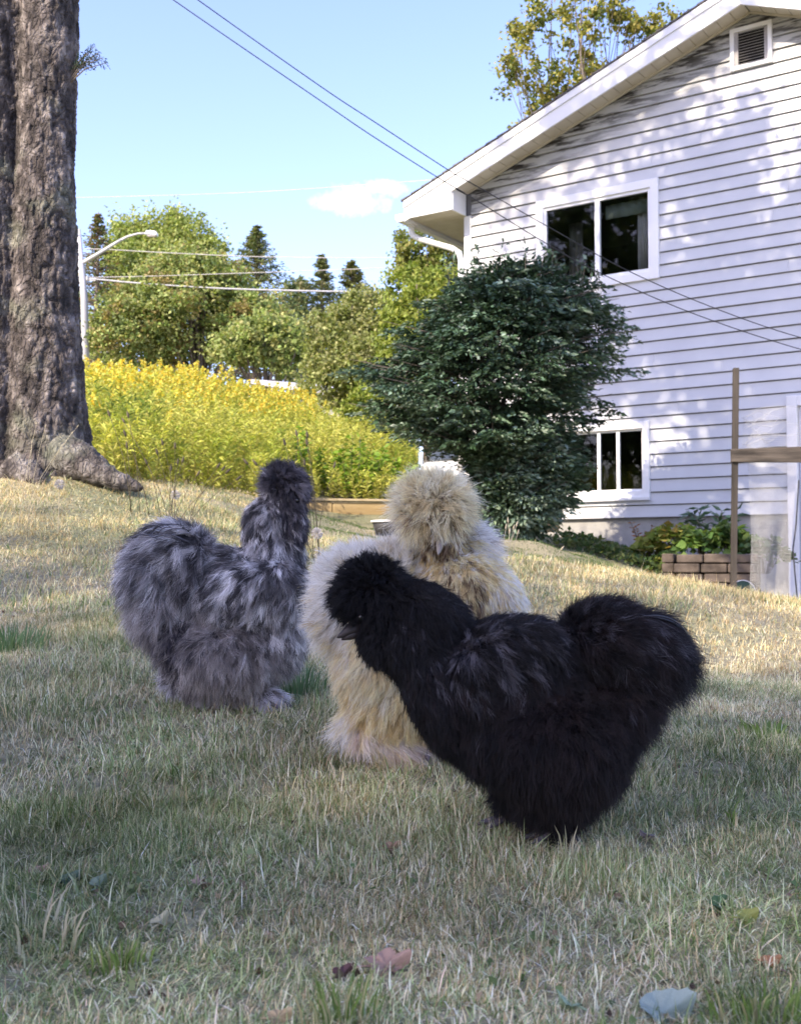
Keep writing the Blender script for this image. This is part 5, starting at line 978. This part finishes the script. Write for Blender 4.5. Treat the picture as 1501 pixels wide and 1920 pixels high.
def ivy():
    m = 2600; px = RNG.uniform(1040, 1270, m); D = RNG.uniform(11.6, 13.4, m); x = (px - 750.5) / F * D; keep = (px - 1040) / 230 + RNG.normal(size=m) * .1 > (D - 11.6) * .12; x, D = x[keep], D[keep]; z = gz(x, D) + RNG.uniform(.0, .12, len(x))
    V, Fc, cl = leaves(np.stack([x, D, z], 1), .055 * RNG.uniform(.6, 1.3, len(x)), pal(len(x), [(.05, .09, .03), (.08, .12, .04), (.14, .16, .06)]), (0, -.3, 1), .8); o = mesh_np('ground_cover', V, Fc, M_LEAF, cl); tag(o, 'patch of low leafy ground cover along the foundation', 'ground cover', kind='stuff')
ivy()
def fence():
    D = 8.8; b = P(1373, 1128, D); root = empty('garden_fence', (b.x, D, b.z)); o = Vector((b.x, D, b.z)); tag(root, 'weathered wooden post and rail with wire mesh at right edge', 'fence')
    t = P(1379, 690, D) - o; w = .021
    mb = MB(); mb.add([(-w, -w, -.2), (w, -w, -.2), (w, w, -.2), (-w, w, -.2), (t.x - w, -w, t.z), (t.x + w, -w, t.z), (t.x + w, w, t.z), (t.x - w, w, t.z)], [(0, 3, 2, 1), (4, 5, 6, 7), (0, 1, 5, 4), (1, 2, 6, 5), (2, 3, 7, 6), (3, 0, 4, 7)]); mb.build('post', M_WOOD, root, bevel=.003)
    r0 = P(1371, 842, D - .04) - o; r1 = P(1560, 835, D - .25) - o; h = 24 / F * D
    mb = MB(); vs = []
    for p, q in ((r0, .0), (r1, .03)):
        for dy in (0, .035): vs += [(p.x, p.y + dy, p.z), (p.x, p.y + dy, p.z - h - q)]
    mb.add(vs, [(0, 1, 5, 4), (2, 6, 7, 3), (0, 4, 6, 2), (1, 3, 7, 5), (0, 2, 3, 1), (4, 5, 7, 6)]); mb.build('rail', mat_var('rail_wood', (0.028, 0.024, 0.021), (0.10, 0.085, 0.072), 9, 0.9, 0.5, 60, stretch=(0.25, 1, 3)), root, bevel=.003)
    # hanging hardware cloth with folds
    def meshcloth(pa, pb, top, bot, nx, ny, fold, name, sag=0.0, r=.0013):
        mb = MB(); g = np.empty((nx + 1, ny + 1, 3))
        for i in range(nx + 1):
            for j in range(ny + 1):
                u, v = i / nx, j / ny; px = pa + (pb - pa) * u + 6 * math.sin(v * 3 + u * 2); py = top + (bot - top) * v + sag * math.sin(u * math.pi) * (1 - v)
                p = P(px, py, D + .06 + fold * math.sin(u * 9 + v * 2.5) * (.3 + v)) - o; g[i, j] = p
        V = []; Fc = []
        def strip(a, b, side):
            k_ = len(V); s = Vector(side) * r; a = Vector(a); b = Vector(b); V.extend([a - s, a + s, b + s, b - s]); Fc.append((k_, k_ + 1, k_ + 2, k_ + 3))
        for i in range(nx + 1):
            for j in range(0, ny, 2): strip(g[i, j], g[i, min(j + 2, ny)], (1, 0, 0))
        for j in range(ny + 1):
            for i in range(0, nx, 2): strip(g[i, j], g[min(i + 2, nx), j], (0, 0, 1))
        ob = mesh_np(name, [tuple(v) for v in V], Fc, M_GALV, parent=root); ob['kind'] = 'stuff'
    meshcloth(1402, 1486, 868, 1140, 30, 96, .05, 'wire_mesh', r=.0008)
    meshcloth(1388, 1520, 775, 840, 40, 20, .10, 'wire_mesh', sag=-14, r=.0006)
    mb = MB()
    for k_ in range(16):       # loose bent wires above the rail
        a = P(random.uniform(1388, 1400), random.uniform(770, 838), D + .05) - o; b = P(random.uniform(1440, 1520), random.uniform(765, 838), D + random.uniform(0, .15)) - o; m_ = a.lerp(b, .5) + Vector((0, 0, random.uniform(-.06, .06))); mb.tube([a, a.lerp(m_, .5) + Vector((0, 0, random.uniform(-.03, .05))), m_, m_.lerp(b, .5) + Vector((0, 0, random.uniform(-.05, .03))), b], .0014, 4)
    ob = mb.build('loose_wire', M_POLE, root); ob['kind'] = 'stuff'
    # round green tray with white rim leaning at the post foot
    p = P(1392, 1112, 9.3); r2 = empty('green_tray', (p.x, p.y, p.z - .11)); tag(r2, 'round green tray with a white rim leaning behind the fence post', 'tray')
    mb = MB(); mb.tube([(0, 0, .11), (0, .012, .11)], .10, 28); mb.build('disc', mat_var('green_plastic', (.03, .07, .05), (.05, .09, .07), 4, .5), r2)
    mb = MB(); n = 30; mb.tube([(math.cos(i / n * 6.2832) * .103, -.004, .11 + math.sin(i / n * 6.2832) * .103) for i in range(n + 1)], .0035, 6); mb.build('rim', M_VINYL, r2, smooth=True)
    # low pale board lying at the right edge, and a cable by the door
    p = P(1452, 1146, 8.2); q = P(1600, 1160, 7.6); mb = MB(); a = Vector((p.x, p.y, g1(p.x, p.y))); d = (q - p); L = math.hypot(d.x, d.y); mb.box((0, 0, 0), (L, .14, .045)); ob = mb.build('pale_board', M_WHITE, None, bevel=.004); ob.location = a; ob.rotation_euler = (0, 0, math.atan2(d.y, d.x)); tag(ob, 'pale board lying in the grass at the lower right of the house', 'board')
    mb = MB(); qs = [P(1497, 900, 9.4), P(1492, 980, 9.4), P(1486, 1030, 9.35), P(1490, 1080, 9.3), P(1494, 1120, 9.3)]; mb.tube(qs, .006, 6); ob = mb.build('hanging_cable', M_CABLE, None, smooth=True); tag(ob, 'dark cable hanging down near the basement door', 'cable')
fence()

# ------------------------------------------------------------------ small things in the lawn
def litter():
    def flat_leaf(px, py, label, col, size, lobes, rz, tilt=.35, nm='fallen_leaf', cat='leaf', grp='fallen leaves on the lawn', mat=None):
        D = CH * F / (py - 1056) if py > 1300 else None
        p = P(px, py, D); z = g1(p.x, p.y) + .009; size *= .72; n = 40; vs = [(0, 0, 0)]
        for i in range(n):
            a = 2 * math.pi * i / n; r = size * (.62 + .38 * abs(math.cos(a * lobes / 2)) ** .7) * (1.15 if abs(a) < .6 or a > 5.7 else 1); r *= random.uniform(.93, 1.07); x, y = r * math.cos(a), .8 * r * math.sin(a); vs.append((x, y, .55 * (x * x + y * y) / size * math.sin(a * 2 + 1) + random.uniform(-.0004, .0004)))
        m, nt, b = newmat('leaf_' + str(px)); nz = N(nt, 'ShaderNodeTexNoise'); nz.inputs['Scale'].default_value = 90; rr = N(nt, 'ShaderNodeValToRGB'); nt.links.new(nz.outputs['Fac'], rr.inputs[0]); rr.color_ramp.elements[0].color = (*[c * .6 for c in col], 1); rr.color_ramp.elements[1].color = (*[min(1, c * 1.3) for c in col], 1); rr.color_ramp.elements[0].position = .3; rr.color_ramp.elements[1].position = .7; nt.links.new(rr.outputs[0], b.inputs['Base Color']); b.inputs['Roughness'].default_value = .6
        vin = [(x * .55, y * .55, z_ * .45 + .0012 * math.sin(i_ * 1.3)) for i_, (x, y, z_) in enumerate(vs[1:])]; allv = [vs[0]] + vin + vs[1:]
        me = bpy.data.meshes.new('blade'); me.from_pydata(allv, [], [(0, i + 1, (i + 1) % n + 1) for i in range(n)] + [(i + 1, n + i + 1, n + (i + 1) % n + 1, (i + 1) % n + 1) for i in range(n)]); me.materials.append(m)
        for q_ in me.polygons: q_.use_smooth = True
        root = empty(nm, (p.x, p.y, z - .004), rz); o = link('blade', me, root); o.rotation_euler = (tilt, 0, 0)
        mb = MB(); mb.tube([(-size * .5, 0, 0), (-size * 1.3, .002, -.002)], [.0009, .0006], 5); s = mb.build('stem', m, root); s.rotation_euler = (tilt, 0, 0)
        tag(root, label, cat, grp)
    flat_leaf(722, 1800, 'pinkish brown curled leaf, largest near the bottom middle', (.30, .19, .145), .020, 5, .4, .8)
    flat_leaf(640, 1822, 'small dark red brown leaf left of the pink one', (.09, .035, .03), .011, 3, 1.2, .9)
    flat_leaf(70, 1640, 'small salmon coloured leaf at the left edge', (.30, .20, .14), .012, 3, .2, .7)
    flat_leaf(376, 1655, 'dry tan leaf in the hollow left of middle', (.30, .21, .14), .013, 5, 2.2, .6)
    flat_leaf(732, 1588, 'dry brown leaf below the cream hen', (.28, .17, .10), .013, 5, .9, .8)
    flat_leaf(300, 1728, 'pale yellowish leaf low in the left grass', (.38, .34, .2), .012, 3, 1.5, .7)
    flat_leaf(1215, 1572, 'small violet grey leaf right of the black hen foot', (.26, .22, .24), .010, 3, 2.9, .7)
    flat_leaf(1440, 1785, 'small rusty leaf near the right edge', (.30, .15, .07), .009, 3, 0, .8)
    flat_leaf(520, 1905, 'tan leaf tip at the bottom edge', (.40, .30, .16), .010, 3, .5, .8)
    flat_leaf(1240, 1890, 'pale bluish green broad leaf at the lower right', (.24, .30, .26), .024, 1, .6, .9, 'broad_leaf_weed', 'weed', 'broad weeds in the lawn')
    flat_leaf(185, 1668, 'blue green broad weed leaf at the left', (.15, .19, .12), .014, 1, 1.6, .8, 'broad_leaf_weed', 'weed', 'broad weeds in the lawn')
    flat_leaf(125, 1660, 'dark green broad weed leaf at the left', (.06, .10, .06), .013, 1, .9, .7, 'broad_leaf_weed', 'weed', 'broad weeds in the lawn')
    flat_leaf(1345, 1700, 'dark green rounded weed leaf at the right', (.05, .10, .03), .014, 1, 1.1, .8, 'broad_leaf_weed', 'weed', 'broad weeds in the lawn')
    flat_leaf(1395, 1718, 'yellow green rounded weed leaf beside the darker one', (.20, .22, .05), .012, 1, .3, .8, 'broad_leaf_weed', 'weed', 'broad weeds in the lawn')
    flat_leaf(655, 1615, 'tiny round green weed leaf below the middle', (.08, .17, .05), .007, 1, .3, .5, 'broad_leaf_weed', 'weed', 'broad weeds in the lawn')
    flat_leaf(385, 1515, 'small clover like leaf left of middle', (.12, .22, .07), .008, 3, .3, .4, 'broad_leaf_weed', 'weed', 'broad weeds in the lawn')
    flat_leaf(1070, 1880, 'pale green folded weed leaf at the bottom', (.25, .33, .2), .012, 1, 2.6, .7, 'broad_leaf_weed', 'weed', 'broad weeds in the lawn')
    def tuft(px, py, label, cols, n, h, spread, w=.0012, D=None, nm='grass_tuft'):
        D = D or CH * F / (py - 1056); p = P(px, py, D); z = g1(p.x, p.y); vs = []; fs = []; cs = []
        for i in range(n):
            a = random.uniform(0, 6.28); r = spread * random.random(); b = Vector((math.cos(a) * r, math.sin(a) * r, 0)); L = h * random.uniform(.5, 1.1); ln = random.uniform(.1, .7); s = Vector((-math.sin(a + 1), math.cos(a + 1), 0)) * w; k_ = len(vs); d = Vector((math.cos(a), math.sin(a), 0)); cl = cols[random.randrange(len(cols))]
            for t in (0, .35, .7): c_ = b + Vector((0, 0, 1)) * L * t * (1 - .2 * ln * t) + d * L * ln * t * t * .8; vs += [c_ - s * (1 - t * .5), c_ + s * (1 - t * .5)]
            vs.append(b + Vector((0, 0, 1)) * L * (1 - .35 * ln) + d * L * ln * .9); fs += [(k_, k_ + 1, k_ + 3), (k_, k_ + 3, k_ + 2), (k_ + 2, k_ + 3, k_ + 5), (k_ + 2, k_ + 5, k_ + 4), (k_ + 4, k_ + 5, k_ + 6)]; cs += [cl] * 7
        o = mesh_np(nm, [tuple(v) for v in vs], fs, M_GRASS, np.array(cs)); o.location = (p.x, p.y, z); tag(o, label, 'grass tuft', 'greener tufts in the lawn')
    G1 = [(.17, .25, .06), (.22, .30, .09), (.12, .18, .05), (.4, .36, .2)]; G2 = [(.12, .20, .09), (.16, .24, .12)]; G3 = [(.50, .45, .32), (.42, .38, .24)]
    tuft(640, 1905, 'bright lime green tuft at the bottom middle', G1, 60, .034, .022, .0009); tuft(1420, 1885, 'bright green tuft at the lower right corner', G1, 110, .026, .035, .0009); tuft(230, 1800, 'soft green tuft at the lower left', G1, 90, .020, .022, .0008)
    tuft(1372, 1555, 'single upright green blade tuft at the right', G1, 12, .035, .001, .0014); tuft(1063, 1560, 'dry seed stalks in front of the black hen foot', G3, 9, .045, .008, .001, D=1.0)
    tuft(60, 1760, 'pale dry stubble stalks at the left edge', G3, 26, .04, .04, .0014); tuft(560, 1290, 'dark green tuft between grey and cream hens', G2, 120, .05, .05, .0014, D=1.75); tuft(20, 1240, 'green tuft at the left edge behind', G2, 160, .06, .07, .0014, D=2.1); tuft(1440, 1420, 'low leafy green tuft at right in the dry grass', G1, 40, .03, .05, .003, D=1.62)
    # dry stalks with seed heads
    def stalks(label, px, py, D, items, mat, r=.0012, head=.006, nm='weed_stalks'):
        p = P(px, py, D); base = Vector((p.x, p.y, g1(p.x, p.y))); root = empty(nm, base); tag(root, label, 'weed stalk', 'tall seed stalks in the lawn')
        for (tx, ty, dD) in items:
            e = P(tx, ty, D + dD) - base; st = Vector((random.uniform(-.04, .04), 0, -.01)); m_ = st.lerp(e, .5) + Vector((-.12 * e.x, 0, .05 * e.z)); mb = MB(); mb.tube([st, st.lerp(m_, .5) + Vector((0, 0, .01)), m_, m_.lerp(e, .5) + Vector((0, 0, .008)), e], [r, r, r * .8, r * .7, r * .6], 5); s = mb.build('stalk', mat, root, smooth=True)
            d = (e - m_).normalized(); mb = MB(); mb.tube([e - d * head * .8, e, e + d * head, e + d * head * 2], [r * .7, head * .45, head * .38, r * .4], 7); mb.build('seed_head', mat, s, smooth=True)
    M_ST = mat_var('dark_stalk', (.06, .05, .03), (.12, .10, .06), 9, .9); M_STP = mat_var('pale_stalk', (.40, .34, .22), (.52, .45, .30), 9, .9)
    stalks('dark seed stalks leaning left of the grey hen', 330, 945, 3.9, [(305, 832, 0), (328, 838, .05), (333, 868, .1), (342, 865, 0), (370, 890, 0), (408, 875, .1), (417, 880, .1), (425, 885, 0), (445, 898, 0), (232, 790, .2), (295, 850, 0), (275, 868, 0), (320, 880, .1)], M_ST, .0012, .010)
    stalks('thin dark seed stalks rising beside the grey hen crest', 590, 960, 3.6, [(576, 818, 0), (575, 832, .03), (556, 815, .1), (534, 832, 0), (571, 870, 0), (626, 875, .1), (480, 870, 0), (462, 868, 0)], M_ST, .0011, .010)
    stalks('branched pale seed stalk beside the cream hen', 945, 1060, 2.9, [(952, 978, 0), (968, 985, 0), (962, 992, .01), (955, 998, 0), (970, 1001, .01), (948, 990, 0), (1052, 1030, .05), (1020, 1045, 0), (985, 1040, .1)], M_STP, .0011, .006)
    stalks('pale dry stalks standing before the big trunk', 45, 905, 3.9, [(145, 800, 0), (85, 800, 0), (68, 795, .1), (120, 905, 0), (60, 830, 0), (135, 812, .1)], M_STP, .0009, .004)
    stalks('dark twig standing at the right of the trunk', 262, 890, 4.4, [(205, 778, 0), (238, 838, 0), (240, 780, .1), (235, 815, 0)], M_ST, .0016, .012)
    # dandelion clocks
    for px, py, D, lab in ((110, 908, 3.9, 'dandelion seed clock before the big trunk'), (327, 928, 4.2, 'dandelion seed clock left of the grey hen'), (592, 1000, 3.4, 'leftmost dandelion clock behind the grey hen neck')):
        p = P(px, py, D); z = g1(p.x, p.y); root = empty('dandelion', (p.x, p.y, z)); tag(root, lab, 'dandelion', 'dandelion clocks'); h = max(p.z - z, .06)
        mb = MB(); mb.tube([(0, 0, 0), (.003, 0, h)], .0015, 5); mb.build('stem', M_STP, root); m = 220; d = nrm(RNG.normal(size=(m, 3))); c = np.array([.003, 0, h]); s = nrm(np.cross(d, RNG.normal(size=(m, 3)))) * .0012; V = np.stack([c + d * .004, c + d * .018 - s, c + d * .018 + s], 1).reshape(-1, 3); mesh_np('seed_head', V, np.arange(3 * m).reshape(-1, 3), M_CURT, parent=root)
litter()
def weeds():
    n = 1700; D = .5 + 1.6 * RNG.random(n) ** .8; px = RNG.uniform(-60, 1570, n); x = (px - 750.5) / F * D; p = np.stack([x, D, x * 0], 1); k_ = vnoise(p, 9, 61) > .56; x, D = x[k_], D[k_]; m = len(x); p = np.stack([x, D, gz(x, D) + RNG.uniform(.001, .007, m)], 1)
    V1, F1, C1 = leaves(p, .0065 * RNG.uniform(.5, 1.4, m), pal(m, [(.10, .15, .06), (.15, .20, .09), (.22, .26, .14)], .2), (0, -.5, 1.2), .85)
    n = 1100; D = .5 + 2.2 * RNG.random(n); px = RNG.uniform(-60, 1570, n); x = (px - 750.5) / F * D; p = np.stack([x, D, gz(x, D) + RNG.uniform(.001, .006, n)], 1)
    V2, F2, C2 = leaves(p, .007 * RNG.uniform(.4, 1.3, n), pal(n, [(.18, .13, .09), (.30, .23, .16), (.10, .07, .05)], .2), (0, -.3, 1), .7)
    o = mesh_np('lawn_weeds', np.concatenate([V1, V2]), np.concatenate([F1, F2 + len(V1)]), M_GRASS, np.concatenate([C1, C2])); tag(o, 'tiny clover leaves and brown leaf crumbs among the grass', 'ground cover', kind='stuff')
weeds()
